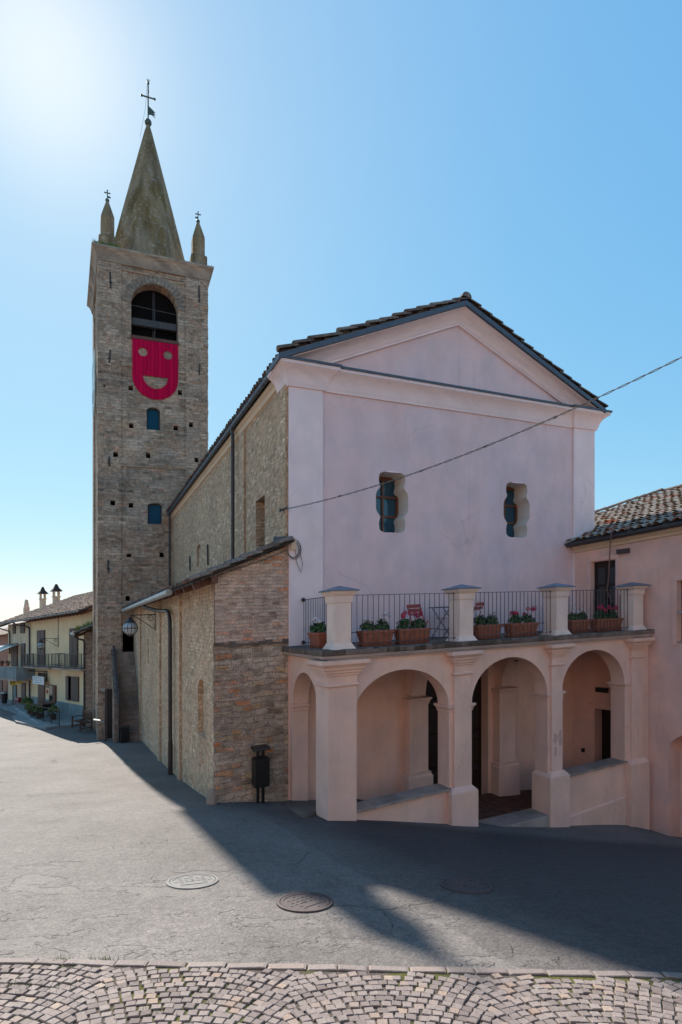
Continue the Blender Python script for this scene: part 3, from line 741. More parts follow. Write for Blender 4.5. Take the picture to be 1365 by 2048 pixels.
m = MB(); P2 = lambda a, b: RA(a, b, .13); i0 = m.add([B(-.36, .02, 5.79), B(.0, -.015, 5.96), B(.0, .28, 5.98), B(-.36, .3, 5.80)]); m.face((i0, i0 + 1, i0 + 2, i0 + 3)); m.box(B, -.36, -.0, -.018, .02, 5.74, 5.90)
m.build('lead_flashing', M_flash, ai)
m = MB(); m.tube([B(-.05, -.03, 5.60), B(-.25, -.03, 5.50), B(-.7, -.03, 5.32), B(-1.1, -.03, 5.20), B(-1.6, -.03, 5.02), B(-1.75, -.02, 4.90), B(-1.77, .05, 4.6)], .010, 6); m.build('wall_cable', M_cable, ai, smooth=60)

# ------------------------------------------------------------------ bell tower
TW, TH = 5.82, 23.0
def tpx(px, py):
    rx = (px - CXP) / FPX; t = (TA[0] * TN[0] + TA[1] * TN[1]) / (rx * TN[0] + TN[1])
    return (rx * t - TA[0]) * TT[0] + (t - TA[1]) * TT[1], EYE + (HORIZON - py) / FPX * t - KX * rx * t
bt = thing('bell_tower', 'tall square brick bell tower with an arched belfry, pointed spire and corner pinnacles', 'bell tower', Tw(2.9, 0, -2.2))
put = [tpx(*p) for p in [(262.5, 774.5), (361, 784), (263.3, 850.7), (352.8, 855.4), (297.7, 910.5), (263, 1009.7), (258.6, 1111.8), (324.5, 1109.9), (256, 1196.5)]]
sideput = [tpx(*p) for p in [(382.8, 849.6), (375.6, 918.7), (393.8, 920), (232, 909.4), (206, 768.7), (226, 1005.5)]]
sq = lambda a, z, w=.115, h=.13: [(a - w * R(.8, 1.2), z - h), (a + w, z - h * R(.8, 1.2)), (a + w * R(.8, 1.1), z + h), (a - w, z + h * R(.8, 1.2))]
m = MB()
belfry = arch_loop(1.84, 4.23, 19.30, 21.05, 1.17, 20)
holes = [belfry, arch_loop(1.42, 2.36, 1.2, 3.75, .28, 10), arch_loop(2.61, 3.30, 14.40, 15.42, .18, 8), arch_loop(2.66, 3.40, 9.34, 10.30, .17, 8)]
m.plate(lambda a, z, d: Tw(a, .07 + d, z), rect(1.30, 4.66, -3, TH + .05), holes + [sq(a, z) for a, z in put], depth=0, hole_depth=[.65, 1.6, .28, .28] + [.4] * len(put))
for a0, a1 in ((.22, 1.35), (4.62, TW)):
    m.plate(lambda a, z, d: Tw(a, d, z), rect(a0, a1, -3, TH), [sq(a, z) for a, z in sideput if a0 + .13 < a < a1 - .13], depth=.07, hole_depth=.4)
for ac, sg in ((.22, -1), (TW, 1)):
    zq = -2.4
    while zq < 22.8:
        hq = R(.10, .26); o_ = R(.0, .03); w_ = R(.2, .5); lo, hi = (ac - o_, ac + w_) if sg < 0 else (ac - w_, ac + o_)
        m.box(Tw, lo, hi, -R(.003, .022), .04, zq, zq + hq - R(.005, .02)); zq += hq
for z0, z1 in ((12.35, 12.80), (7.15, 7.55), (17.62, 17.80), (22.62, 22.72)): m.box(Tw, 1.34, 4.63, .018, .08, z0, z1)
m.plate(lambda b, z, d: Tw(.29 + d, b, z), rect(.0, 5.6, -3, TH), [], depth=0)
for b0, b1 in ((.02, 1.3), (4.3, 5.6)): m.box(Tw, .22, .30, b0, b1, -3, TH)
m.poly([Tw(TW, 0, -3), Tw(TW, 5.6, -3), Tw(TW, 5.6, TH), Tw(TW, 0, TH)]); m.poly([Tw(.29, 5.6, -3), Tw(TW, 5.6, -3), Tw(TW, 5.6, TH), Tw(.29, 5.6, TH)])
m.build('shaft', M_tower, bt)
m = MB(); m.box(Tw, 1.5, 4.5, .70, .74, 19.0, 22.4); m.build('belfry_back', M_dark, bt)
m = MB(); m.box(Tw, 1.86, 4.20, .30, .50, 20.02, 20.38); m.build('belfry_beam', M_beam, bt)
m = MB(); m.box(Tw, 2.95, 3.10, .60, .69, 19.3, 22.1); m.build('belfry_post', M_door, bt)
m = MB(); m.bar(Tw(1.86, .24, 21.0), Tw(4.2, .24, 20.86), .014); m.bar(Tw(3.05, .24, 20.9), Tw(3.05, .24, 19.3), .012); m.build('belfry_wire', M_cable, bt)
m = MB(); m.box(Tw, 1.80, 4.27, .0, .5, 19.14, 19.31); m.build('belfry_sill', M_rafter, bt)
m = MB()
for i in range(21):                                          # ring of bricks over the belfry arch
    t = math.pi * (i + .5) / 21; m.tint = R(0, 1); c = Vec(Tw(3.035 + 1.42 * math.cos(t), .055, 21.05 + 1.39 * math.sin(t)))
    rd = Vec(Tw(3.035 + 2 * math.cos(t), .055, 21.05 + 2 * math.sin(t))) - c; rd.normalize(); nn = Vec((TN[0], TN[1], 0)); tg = rd.cross(nn)
    m.obox(c, rd * R(.17, .23), tg * .085, nn * R(.02, .032))
m.build('arch_ring', masonry('arch_bricks', .3, .3, [(0, (.30, .22, .17)), (1, (.36, .27, .20))], ST, .8, (.3, .25, .21), .7, .6), bt)
for z0, z1, a0, a1, k in ((14.4, 15.65, 2.58, 3.33, 0), (9.34, 10.5, 2.63, 3.43, 1)):
    m = MB(); m.plate(lambda a, z, d: Tw(a, .25 + d, z), rect(a0, a1, z0 - .03, z1), [rect(a0 + .09, a1 - .09, z0 + .05, z1 - .1)], depth=.05); fr = m.build('tower_window', M_iron, bt)
    m = MB(); m.box(Tw, a0, a1, .29, .30, z0, z1); m.build('pane', M_blue, fr)
m = MB(); m.box(Tw, 1.3, 2.5, 1.66, 1.7, 1.0, 4.2); m.build('stair_door', M_dark, bt)
for px, y0, y1 in ((222, 545, 577), (399, 572, 605), (219, 700, 726), (398.5, 728, 750), (219, 914, 934), (217, 1120, 1146)):
    a, z0 = tpx(px, y1); z1 = tpx(px, y0)[1]
    m = MB(); m.bar(Tw(a, -.035, z0), Tw(a + R(-.05, .05), -.035, z1), .055); m.bar(Tw(a - .07, -.03, (z0 + z1) / 2 - .1), Tw(a + .07, -.03, (z0 + z1) / 2 - .1), .05); m.build('tie_bar', M_iron, bt)
m = MB(); m.sweep(lambda a, b, h: Tw(a, b, h), [(.22, 0), (TW, 0), (TW, 5.6), (.22, 5.6)], [(-.05, 22.9), (.04, 22.92), (.045, 22.97), (.06, 23.02), (.09, 23.16), (.14, 23.30), (.21, 23.42), (.27, 23.48), (.29, 23.50), (.29, 23.60), (-.3, 23.66)], closed=True)
m.build('cornice', M_conc, bt, smooth=35)
m = MB(); m.box(Tw, .25, TW - .02, .02, 5.58, 23.0, 23.64); m.build('top_slab', M_conc, bt)
m = MB()
sx, sy, n8 = 2.95, 2.8, 8
prof = [(2.40, 23.60), (2.24, 24.3), (1.69, 26.6), (1.10, 29.0), (.53, 31.3), (.21, 32.6), (.09, 33.0)]
rings = [m.add([Tw(sx + r * math.cos(2 * math.pi * (k + .5) / 8), sy + r * math.sin(2 * math.pi * (k + .5) / 8), z) for k in range(8)]) for r, z in prof]
for i in range(len(rings) - 1):
    for k in range(8): m.face((rings[i] + k, rings[i] + (k + 1) % 8, rings[i + 1] + (k + 1) % 8, rings[i + 1] + k))
m.face([rings[-1] + k for k in range(8)])
sp_ = m.build('spire', M_spire, bt)
sp_.modifiers.new('b', 'BEVEL').width = .08
tip = Tw(sx, sy, 33.0)
X1 = Vec((TT[0], TT[1], KX * TT[0]))
def cross(m, p, h, s, rb):
    m.ball(p + Vec((0, 0, rb * .7)), rb, 12); m.tube([p, p + Vec((0, 0, h))], s * .5, 6)
m = MB(); cross(m, tip, 2.55, .075, .20)
zc = tip + Vec((0, 0, 1.62)); m.bar(zc - X1 * .36, zc + X1 * .36, .055)
for q in (-.36, .36): m.ball(zc + X1 * q, .07, 8)
m.ball(tip + Vec((0, 0, 2.45)), .075, 8); m.ball(tip + Vec((0, 0, 1.95)), .06, 8)
for k in range(5):
    a = -.8 + .4 * k; m.tube([tip + Vec((0, 0, 2.5)), tip + Vec((0, 0, 2.5)) + X1 * (.14 * math.sin(a)) + Vec((0, 0, .2 * math.cos(a)))], .010, 4)
m.build('finial_cross', M_bronze, bt, smooth=40)
m = MB(); vz = tip + Vec((0, 0, .62))
m.plate(lambda a, z, d: vz + X1 * a + Vec((0, d, z)), [(0, 0), (0, .52), (.2, .38), (.42, .2), (.30, .2), (.42, .04), (.28, .06), (.42, -.14), (.2, .02)], depth=.015, back=True); m.build('wind_vane', M_bronze, bt)
m = MB(); m.tube([tip + Vec((-.06, 0, 2.4)), tip + Vec((-.16, 0, 1.0)), Tw(sx - .42, sy - .2, 32.2), Tw(sx - .45, sy - .2, 32.0)], .008, 4); m.build('lightning_wire', M_cable, bt)
for a0, fl in ((.70, 1), (5.36, -1)):
    b0 = .48; m = MB()
    f = lambda r, z0, z1, r1=None: m.frustum(lambda x, y, z: Tw(a0 + x, b0 + y, z), (-r, r, -r, r), (-(r1 or r), r1 or r, -(r1 or r), r1 or r), z0, z1)
    f(.44, 23.60, 24.28); f(.44, 24.28, 24.40, .33); f(.325, 24.38, 25.40); f(.325, 25.40, 26.38, .06)
    pn = m.build('pinnacle', M_spire, bt, bevel=.03)
    p = Tw(a0, b0, 26.36); m = MB(); cross(m, p, .56, .04, .105)
    zc = p + Vec((0, 0, .47)); m.bar(zc - X1 * .12, zc + X1 * .12, .04); m.bar(zc - Vec((0, 0, .12)), zc + Vec((0, 0, .13)), .04)
    for q in (X1 * .12, X1 * -.12, Vec((0, 0, .13))): m.ball(zc + q, .04, 6)
    m.plate(lambda a, z, d: p + Vec((0, 0, .22)) + X1 * (a * fl) + Vec((0, d, z)), [(0, 0), (0, .12), (.18, .08), (.13, .05), (.18, .0)], depth=.015, back=True)
    m.build('finial', M_bronze, pn, smooth=40)
# tuft on the tower top
m = MB()
for i in range(240):
    a = R(.0, 1.2); p = Tw(a, -.26 + R(0, .2), 23.58 + R(0, .1)); h = R(.08, .22); m.tint = R(0, 1); dx = R(-.1, .1); m.poly([p, p + X1 * .03, p + X1 * dx + Vec((0, R(-.1, .05), h))])
for i in range(60):
    a = R(1.3, 6); p = Tw(a, -.26 + R(0, .2), 23.60); h = R(.04, .12); m.tint = R(0, 1); m.poly([p, p + X1 * .03, p + X1 * R(-.1, .1) + Vec((0, 0, h))])
tw_ = m.build('tower_grass', M_grass, loc=Tw(0, 0, 23.8), recalc=False); tw_['kind'] = 'stuff'
# smiling boards
def board_face(name, P, mat, a0, a1, zt, label):
    c, r = (a0 + a1) / 2, (a1 - a0) / 2; zc = zt - 1.93 * r / 1.17
    s = r / 1.17
    outer = [(a0, zt)] + arc(c, zc, r, r, 180, 360, 28) + [(a1, zt)]
    eye = lambda x: arc(c + x * s, zt - .64 * s, .235 * s, .235 * s, 0, 360, 20)[:-1]
    mouth = arc(c, zt - 1.87 * s, .64 * s, .66 * s, 180, 360, 20)
    m = MB(); m.plate(P, outer, [eye(-.64), eye(.64), mouth], depth=.045, back=True)
    o = m.build(name, mat, loc=P(c, zt, 0)); tag(o, label, 'sign'); return o
k = M_face
def grooves():
    k = NT('grooved_crimson_boards', .75, .08); p = k.uv(); x = k.n('SeparateXYZ', None, Vector=p).outputs[0]
    fr = k.math('FRACT', k.math('MULTIPLY', x, 1 / .195)); g = k.math('MULTIPLY', k.mapr(fr, .02, .10), k.mapr(fr, .98, .90))
    wn_ = k.n('TexWhiteNoise', {'noise_dimensions': '1D'}, W=k.math('FLOOR', k.math('MULTIPLY', x, 1 / .195))).outputs[0]
    col = k.mix(1.0, (.60, .003, .052), k.grey(k.mapr(wn_, 0, 1, .86, 1.1)), 'MULTIPLY')
    col = k.mix(k.mapr(g, 0, 1, .55, 0), col, (.20, .001, .02)); return k.out(k.vary(col, k.scale(p, 4, .7), 1.5, .88, 1.08), g, .8, .012)
board_face('smiling_board', lambda a, z, d: Tw(a, .005 + d, z), grooves(), 1.89, 4.23, 19.12, 'crimson smiling face of vertical boards hanging under the belfry opening of the bell tower')
board_face('smiling_board', lambda b, z, d: Tw(.12 + d, b, z), M_aqua, 1.6, 4.0, 19.0, 'pale blue board seen edge-on, hanging on the left side of the bell tower')

# ------------------------------------------------------------------ portico with terrace
po = thing('portico', 'peach plastered portico with three round arches carrying a railed terrace before the church', 'portico', B(0, -2.3, 0))
FV = -2.235                                                   # front plane of the arcade wall
m = MB()
def eps(a0, a1, z0, zs, rise): return arch_loop(a0, a1, z0, zs, rise, 22)
AR = [(.60, 2.93, 1.93, .90), (3.55, 5.80, 1.93, .97), (6.27, 8.47, 1.95, .96)]
m.plate(lambda u, z, d: B(u, FV + d, z), rect(.05, 9.38, -2.6, 3.14), [eps(a0, a1, -2.4, zs, r) for a0, a1, zs, r in AR], depth=0, hole_depth=.42)
m.plate(lambda u, z, d: B(u, FV + .42 + d, z), rect(.46, 9.38, -2.6, 3.14), [eps(a0, a1, -2.4, zs, r) for a0, a1, zs, r in AR], depth=0)
m.build('arcade_wall', M_porch, po, smooth=25)
m = MB()
m.plate(lambda v, z, d: B(.04 + d, v, z), rect(-2.2, -.0, -2.0, 3.14), [arch_loop(-1.72, -.16, -1.6, 2.0, .80, 20)], depth=0, hole_depth=.40)
m.plate(lambda v, z, d: B(.44 + d, v, z), rect(-1.82, -.0, -2.0, 3.14), [arch_loop(-1.72, -.16, -1.6, 2.0, .80, 20)], depth=0)
m.build('side_arch_wall', M_porch, po, smooth=25)
# pillars
def capital(m, u0, u1, v0, v1):
    pth = [(u0, v1), (u0, v0), (u1, v0), (u1, v1)]
    m.sweep(PB, pth, [(0, 2.60), (.03, 2.61), (.045, 2.635), (.03, 2.66), (0.005, 2.67), (.005, 2.82), (.035, 2.83), (.04, 2.87), (.075, 2.885), (.085, 2.935), (.12, 2.95), (.135, 3.0), (.165, 3.02), (.185, 3.05), (.20, 3.06), (.20, 3.135), (0, 3.135)])
PL = [(.0, .63, None, -.4), (3.03, 3.47, .13, -1.2), (5.87, 6.22, .05, -1.75), (8.66, 9.08, -.05, -2.2)]
for i, (u0, u1, zb, zg) in enumerate(PL):
    m = MB()
    if i == 0: m.box(B, u0, u1, -2.34, -1.70, zg, 3.13)
    else:
        m.box(B, u0, u1, -2.31, -2.2, zb, 3.13)
        e = .14; m.frustum(B, (u0 - e, u1 + e, -2.40, -1.78), (u0 - e, u1 + e, -2.40, -1.78), zg - .6, zb - .09)
        m.frustum(B, (u0 - e, u1 + e, -2.40, -1.80), (u0 - .03, u1 + .03, -2.32, -1.84), zb - .09, zb + .02)
    p = m.build('pillar', M_porch, po, bevel=.014)
    m = MB()
    if i == 0: capital(m, u0, u1, -2.34, -1.70)
    else: capital(m, u0, u1, -2.31, -2.16)
    m.build('capital', M_porch, p, smooth=30)
IMP = [(0, -.16), (.02, -.15), (.02, -.10), (.035, -.09), (.05, -.05), (.07, -.04), (.07, 0), (0, .005)]
def impost(u, z, sgn, v0=FV, v1=FV + .42):
    m = MB()
    pth = [(u + .10 * -sgn, v0), (u, v0), (u, v1), (u + .10 * -sgn, v1)]
    if sgn < 0: pth = pth[::-1]
    if sgn > 0: pth = [(u - .10, v0), (u, v0), (u, v1), (u - .10, v1)]
    else: pth = [(u + .10, v1), (u, v1), (u, v0), (u + .10, v0)]
    m.sweep(PB, pth, [(o, z + h) for o, h in IMP]); m.build('impost', M_porch, po, smooth=30)
for a0, a1, zs, r in AR: impost(a0, zs + .02, 1); impost(a1, zs + .02, -1)
for q_ in ([(.02, -.165), (.46, -.165)], [(.46, -1.715), (.02, -1.715)]): m = MB(); m.sweep(PB, q_, [(o, 2.0 + h) for o, h in IMP]); m.build('impost', M_porch, po, smooth=30)
# rear pilasters and cross arches under the vault
for uc, zb in ((3.42, -.15), (6.30, -.30)):
    m = MB(); m.box(B, uc - .28, uc + .28, -.28, 0, -1.9, 1.78); m.box(B, uc - .36, uc + .38, -.36, 0, -1.9, zb); rp = m.build('rear_pilaster', M_porch, po, bevel=.01)
    m = MB(); m.sweep(PB, [(uc - .28, 0), (uc - .28, -.28), (uc + .28, -.28), (uc + .28, 0)], [(o, 1.84 + h) for o, h in IMP]); m.build('capital', M_porch, rp, smooth=30); m = MB(); m.sweep(PB, [(uc - .28, 0), (uc - .28, -.28), (uc + .28, -.28), (uc + .28, 0)], [(0, zb), (.08, zb), (.05, zb + .05), (.06, zb + .09), (0, zb + .1)]); m.build('base_moulding', M_porch, rp, smooth=30)
    m = MB()
    m.plate(lambda v, z, d: B(uc - .2 + d, v, z), [(-1.82, 1.9), (-1.82, 3.12), (0, 3.12), (0, 1.9)] + [(-.26, 1.9)] + arc(-1.02, 1.9, .74, .93, 0, 180, 16)[1:-1] + [(-1.76, 1.9)], depth=.4, back=True)
    m.build('vault_arch', M_porch, po, smooth=25)
m = MB(); nu = 40                                             # vault: shallow barrel cells between the cross arches
for c0, c1 in ((.44, 3.22), (3.62, 6.10), (6.50, 9.38)):
    for i in range(10):
        for j in range(8):
            q = []
            for di, dj in ((0, 0), (1, 0), (1, 1), (0, 1)):
                s, t = (i + di) / 10, (j + dj) / 8
                z = 2.35 + .72 * max(math.sqrt(max(0, 1 - (2 * s - 1) ** 2)), math.sqrt(max(0, 1 - (2 * t - 1) ** 2)))
                q.append(B(c0 + (c1 - c0) * s, -1.81 + 1.80 * t, min(z, 3.09)))
            m.poly(q)
m.build('vault', M_porch, po, smooth=50)
for u, v0, z in ((3.3, -.25, 1.98), (6.3, -.25, 2.0)): m = MB(); m.bar(B(u, -1.9, z + .62), B(u, -.02, z + .62), .03); m.build('tie_rod', M_iron, po)
# floor
m = MB()
def fl(u): return -.03 - .28 * u if u < 3.2 else -.92 - .055 * (u - 3.2) if u < 5.9 else -1.07 - .10 * (u - 5.9)
us = [1.2, 1.6, 2.4, 3.2, 3.5, 4.5, 5.9, 7, 8, 9.39]
for a, b in zip(us, us[1:]):
    m.poly([B(a, -2.1, fl(a)), B(b, -2.1, fl(b)), B(b, 0, fl(b)), B(a, 0, fl(a))])
m.build('floor', M_bfl, po, recalc=False)
m = MB(); m.frustum(B, (3.62, 5.74, -2.45, -1.75), (3.62, 5.74, -2.36, -1.75), -1.7, -.93); m.build('threshold', M_coping, po, bevel=.02)
def gnd(u, v, h):
    p = B(u, v, 0); p.z = gz(p.x, p.y) + h; return p
m = MB()
i0 = m.add([gnd(-.02, -.1, .05), gnd(1.25, -.02, .07), gnd(1.25, -1.8, .07), gnd(-.02, -1.74, .05), gnd(-.42, -2.05, .012), gnd(-.28, -.25, .02)]); m.face([i0 + k for k in range(6)][::-1])
i1 = m.add([B(1.25, -.02, -.9), B(-.02, -.1, -.5), B(-.02, -1.74, -.5), B(-.55, -1.85, -.6), B(-.42, -.5, -.5)]); m.face((i0 + 5, i0 + 4, i1 + 3, i1 + 4)); m.face((i0 + 4, i0 + 3, i1 + 2, i1 + 3))
m.build('apron', M_apron, po)
# parapet walls in the first and third arches
def parapet(u0, u1, zt0, zt1, band):
    m = MB(); F = lambda u, v, z: B(u, v, z + (zt0 + (zt1 - zt0) * (u - u0) / (u1 - u0) if z > -1 else 0) if z > -1 else z)
    i = m.add([B(u, v, z) for u, z0, z1 in ((u0, -2.6, zt0), (u1, -2.6, zt1)) for v, z in ((FV + .03, z0), (FV + .36, z0), (FV + .36, z1), (FV + .03, z1))])
    for q in ((0, 1, 2, 3), (4, 7, 6, 5), (0, 4, 5, 1), (1, 5, 6, 2), (2, 6, 7, 3), (3, 7, 4, 0)): m.face([i + k for k in q])
    if band: 
        i = m.add([B(u, v, z) for u, z0, z1 in ((u0, -2.6, -1.18), (u1, -2.6, -1.0)) for v, z in ((FV - .03, z0), (FV + .05, z0), (FV + .05, z1 + .03), (FV - .03, z1))])
        for q in ((0, 1, 2, 3), (4, 7, 6, 5), (0, 4, 5, 1), (1, 5, 6, 2), (2, 6, 7, 3), (3, 7, 4, 0)): m.face([i + k for k in q])
    pw = m.build('parapet_wall', M_porch, po)
    m = MB(); n = 14; t = .05; pr = None
    for j in range(n + 1):
        u = u0 - .02 + (u1 - u0 + .04) * j / n; z = zt0 + (zt1 - zt0) * j / n; e = R(-.02, .02)
        ring = m.add([B(u, FV - .05 + e, z), B(u, FV + .40, z), B(u, FV + .40, z + t), B(u, FV - .04 + e, z + t + R(-.008, .008))])
        if pr is not None:
            for k in range(4): m.face((pr + k, pr + (k + 1) % 4, ring + (k + 1) % 4, ring + k))
        else: m.face((ring, ring + 1, ring + 2, ring + 3))
        pr = ring
    m.face((pr, pr + 1, pr + 2, pr + 3)); m.build('coping', M_coping, pw)
parapet(.60, 2.95, .02, .10, False)
parapet(6.25, 8.50, -.16, -.10, True)
# terrace slab
m = MB(); SP = [(0.04, -.02), (0.04, -2.2), (9.38, -2.2)]
m.box(B, .02, 9.38, -2.3, -.01, 3.125, 3.335)
m.sweep(PB, SP, [(0, 3.14), (.04, 3.14), (.04, 3.165), (.15, 3.17), (.17, 3.215), (.17, 3.225), (.10, 3.226)]); ts = m.build('terrace_slab', M_mould, po)
m = MB(); n = 60; pr = None
path = [(0.04, -.02 - 2.18 * i / 14) for i in range(14)] + [(.04 + 9.40 * i / 60, -2.2) for i in range(61)]
rings = []
for i, (u, v) in enumerate(path):
    e = R(-.018, .012)
    if i < 14: du, dv = -1, 0
    elif i == 14: du, dv = -1, -1
    else: du, dv = 0, -1
    o1 = .20 + e; rings.append(m.add([B(u + du * .1, v + dv * .1, 3.227), B(u + du * (o1 - .01), v + dv * (o1 - .01), 3.227), B(u + du * o1, v + dv * o1, 3.245), B(u + du * o1, v + dv * o1, 3.325 + R(-.012, .006)), B(u + du * (o1 - .03), v + dv * (o1 - .03), 3.345 + R(-.01, .008)), B(u - du * .3, v - dv * .3, 3.349)]))
for a, b in zip(rings, rings[1:]):
    for k in range(5): m.face((a + k, b + k, b + k + 1, a + k + 1))
m.face([rings[-1] + k for k in range(6)]); m.build('terrace_edge', M_slab, ts, recalc=False)
m = MB(); m.poly([B(.1, -2.2, 3.344), B(9.38, -2.2, 3.344), B(9.38, -.0, 3.352), B(.1, -.0, 3.352)]); m.build('terrace_floor', M_slab, ts)
# posts and railings
PU = [.36, 3.39, 6.25, 8.97]
PV = -2.06
for i, u in enumerate(PU):
    m = MB(); hw = .185
    m.box(B, u - hw, u + hw, PV - .2, PV + .2, 3.34, 4.40)
    m.frustum(B, (u - hw - .09, u + hw + .09, PV - .27, PV + .25), (u - hw + .002, u + hw - .002, PV - .198, PV + .198), 3.33, 3.47)
    pth = [(u - hw, PV - .2), (u + hw, PV - .2), (u + hw, PV + .2), (u - hw, PV + .2)]
    m.sweep(PB, pth, [(0, 4.27), (.02, 4.27), (.025, 4.31), (.03, 4.40), (.06, 4.43), (.09, 4.47), (.09, 4.50), (-.1, 4.50)], closed=True)
    p = m.build('parapet_post', M_post, po, bevel=.008)
    m = MB(); m.frustum(B, (u - hw - .125, u + hw + .125, PV - .325, PV + .325), (u - hw - .125, u + hw + .125, PV - .325, PV + .325), 4.50, 4.525)
    m.frustum(B, (u - hw - .12, u + hw + .12, PV - .32, PV + .32), (u - .02, u + .02, PV - .02, PV + .02), 4.525, 4.615); m.build('post_cap', M_capm, p)
def railing(p, q, n):
    m = MB(); d = q - p; up = Vec((0, 0, 1))
    m.bar(p + up * 1.08, q + up * 1.08, .035, .012); m.bar(p + up * .085, q + up * .085, .03, .012)
    for i in range(n): 
        c = p + d * ((i + .5) / n); m.bar(c + up * .02, c + up * 1.08, .013)
    for c in (p, q):
        for h in (1.08, .085): m.bar(c + up * h - d.normalized() * .06, c + up * h + d.normalized() * .06, .03)
    m.build('railing', M_rail, po)
RV = -2.12
railing(B(.34, -.07, 3.34), B(.34, -1.84, 3.34), 17)
for a, b, n in ((PU[0], PU[1], 21), (PU[1], PU[2], 21), (PU[2], PU[3], 19)): railing(B(a + .19, RV, 3.34), B(b - .19, RV, 3.34), n)
for h in (4.42, 3.42): m = MB(); m.ball(B(.34, -.10, h), .05, 8); m.build('rail_anchor', M_iron, po, smooth=60)
# bare render patches on the third pillar: thin flakes missing
m = MB()
for (u, z, ru, rz, vv) in ((5.97, .85, .09, .16, -2.3125), (6.13, .88, .07, .22, -2.3125), (5.98, .55, .05, .16, -2.3125), (5.80, .62, .04, .22, FV - .0025)):
    pts = [(u + ru * R(.6, 1.1) * math.cos(2 * math.pi * i / 13), z + rz * R(.6, 1.1) * math.sin(2 * math.pi * i / 13)) for i in range(13)]
    m.poly([B(min(max(a, 5.74), 6.215), vv, b) for a, b in pts])
m.build('peeled_patch', M_peel, po)

# ------------------------------------------------------------------ planters on the terrace edge
def leaves(m, c, n, rx, ry, rz, size):
    for i in range(n):
        d = Vec((random.gauss(0, 1), random.gauss(0, 1), abs(random.gauss(0, 1)) * .9 + .1)).normalized() * R(.55, 1.05)
        p = c + Vec((d.x * rx, d.y * ry, d.z * rz)); s = size * R(.7, 1.2)
        nrm = (d + Vec((R(-.6, .6), R(-.6, .6), R(-.2, .8)))).normalized(); a = nrm.orthogonal().normalized(); b = nrm.cross(a); th = R(0, 6.3)
        e1 = (a * math.cos(th) + b * math.sin(th)) * s; e2 = nrm.cross(e1)
        m.tint = R(0, 1) ** 1.4; m.poly([p - e1 * .5, p + e2 * .45, p + e1 * .6 + nrm * s * .15, p - e2 * .45])
def flowers(m, c, r, n):
    for i in range(n):
        d = Vec((random.gauss(0, 1), random.gauss(0, 1), random.gauss(0, 1))).normalized(); p = c + d * r * R(.7, 1)
        a = d.orthogonal().normalized() * .016; b = d.cross(a); m.tint = R(0, 1); m.poly([p - a, p + b, p + a, p - b])
VEC_U = Vec((UX, UY, KX * UX)); VEC_V = Vec((-UY, UX, -KX * UY))
def planter(u, v, L, red, label, along=True, dens=1.0):
    o = B(u, v, 3.352); eu, ev = (VEC_U, VEC_V) if along else (VEC_V, VEC_U)
    t = thing('flower_planter', label, 'planter', o, 'terracotta planters on the church terrace')
    F = lambda a, b, c: o + eu * a + ev * b + Vec((0, 0, c))
    h = L / 2; m = MB()
    m.frustum(F, (-h + .07, h - .07, -.095, .095), (-h + .015, h - .015, -.135, .135), .03, .27)
    m.frustum(F, (-h, h, -.15, .15), (-h, h, -.15, .15), .27, .325)
    m.build('trough', M_terra, t, bevel=.008)
    m = MB(); m.frustum(F, (-h + .04, h - .06, -.11, .11), (-h + .02, h - .02, -.135, .135), .0, .045); m.build('saucer', M_terra, t)
    fm = MB()
    cl = [(-h * .45, R(.9, 1.1)), (h * .42, R(.9, 1.1))] if L > .5 else [(0, 1)]
    for ca, s in cl:
        leaves(fm, F(ca, 0, .33), int(210 * dens), .17 * s, .13, .22 * s, .062)
        for k in range(4 if red else 3):
            a = ca + R(-.13, .13); wm = MB(); flowers(wm, F(a, R(-.12, .04), .35 + .25 * s + R(-.07, .06)), R(.04, .062) * (1.1 if red else .75), 54); wm.build('flower_head', M_petr if red else M_petw, t, recalc=False)
        for k in range(5): fm.tint = .3; fm.tube([F(ca + R(-.05, .05), 0, .33), F(ca + R(-.12, .12), R(-.08, .05), .33 + .2 * s)], .004, 4)
    fm.build('geranium_leaves', M_leaf, t, recalc=False)
PV2 = -1.97
planter(.22, -1.35, .60, False, 'terracotta planter behind the side railing at the terrace corner, partly hidden by the first post', along=False, dens=.8)
planter(1.25, PV2, .78, False, 'terracotta planter of white geraniums just right of the first terrace post')
planter(2.15, PV2, .80, True, 'terracotta planter of red geraniums between white-flowered planter and second terrace post')
planter(4.17, PV2, .72, False, 'terracotta planter of white geraniums touching the right side of the second terrace post')
planter(5.22, PV2, .88, True, 'terracotta planter of red geraniums left of the third terrace post')
planter(7.06, PV2, .70, False, 'terracotta planter of white geraniums right of the third terrace post')
planter(8.10, PV2, .96, True, 'terracotta planter of pink-red geraniums left of the last terrace post, below the balcony door')
m = MB(); pts = []
for i in range(25):
    u = .6 + 8.0 * i / 24; pts.append(B(u, -1.83, 3.62 + .04 * math.sin(i * 1.3) + R(-.01, .01)))
m.tube(pts, .008, 5); tag(m.build('irrigation_hose', M_black, loc=pts[0], smooth=60), 'thin black irrigation hose strung along the terrace planters', 'hose')

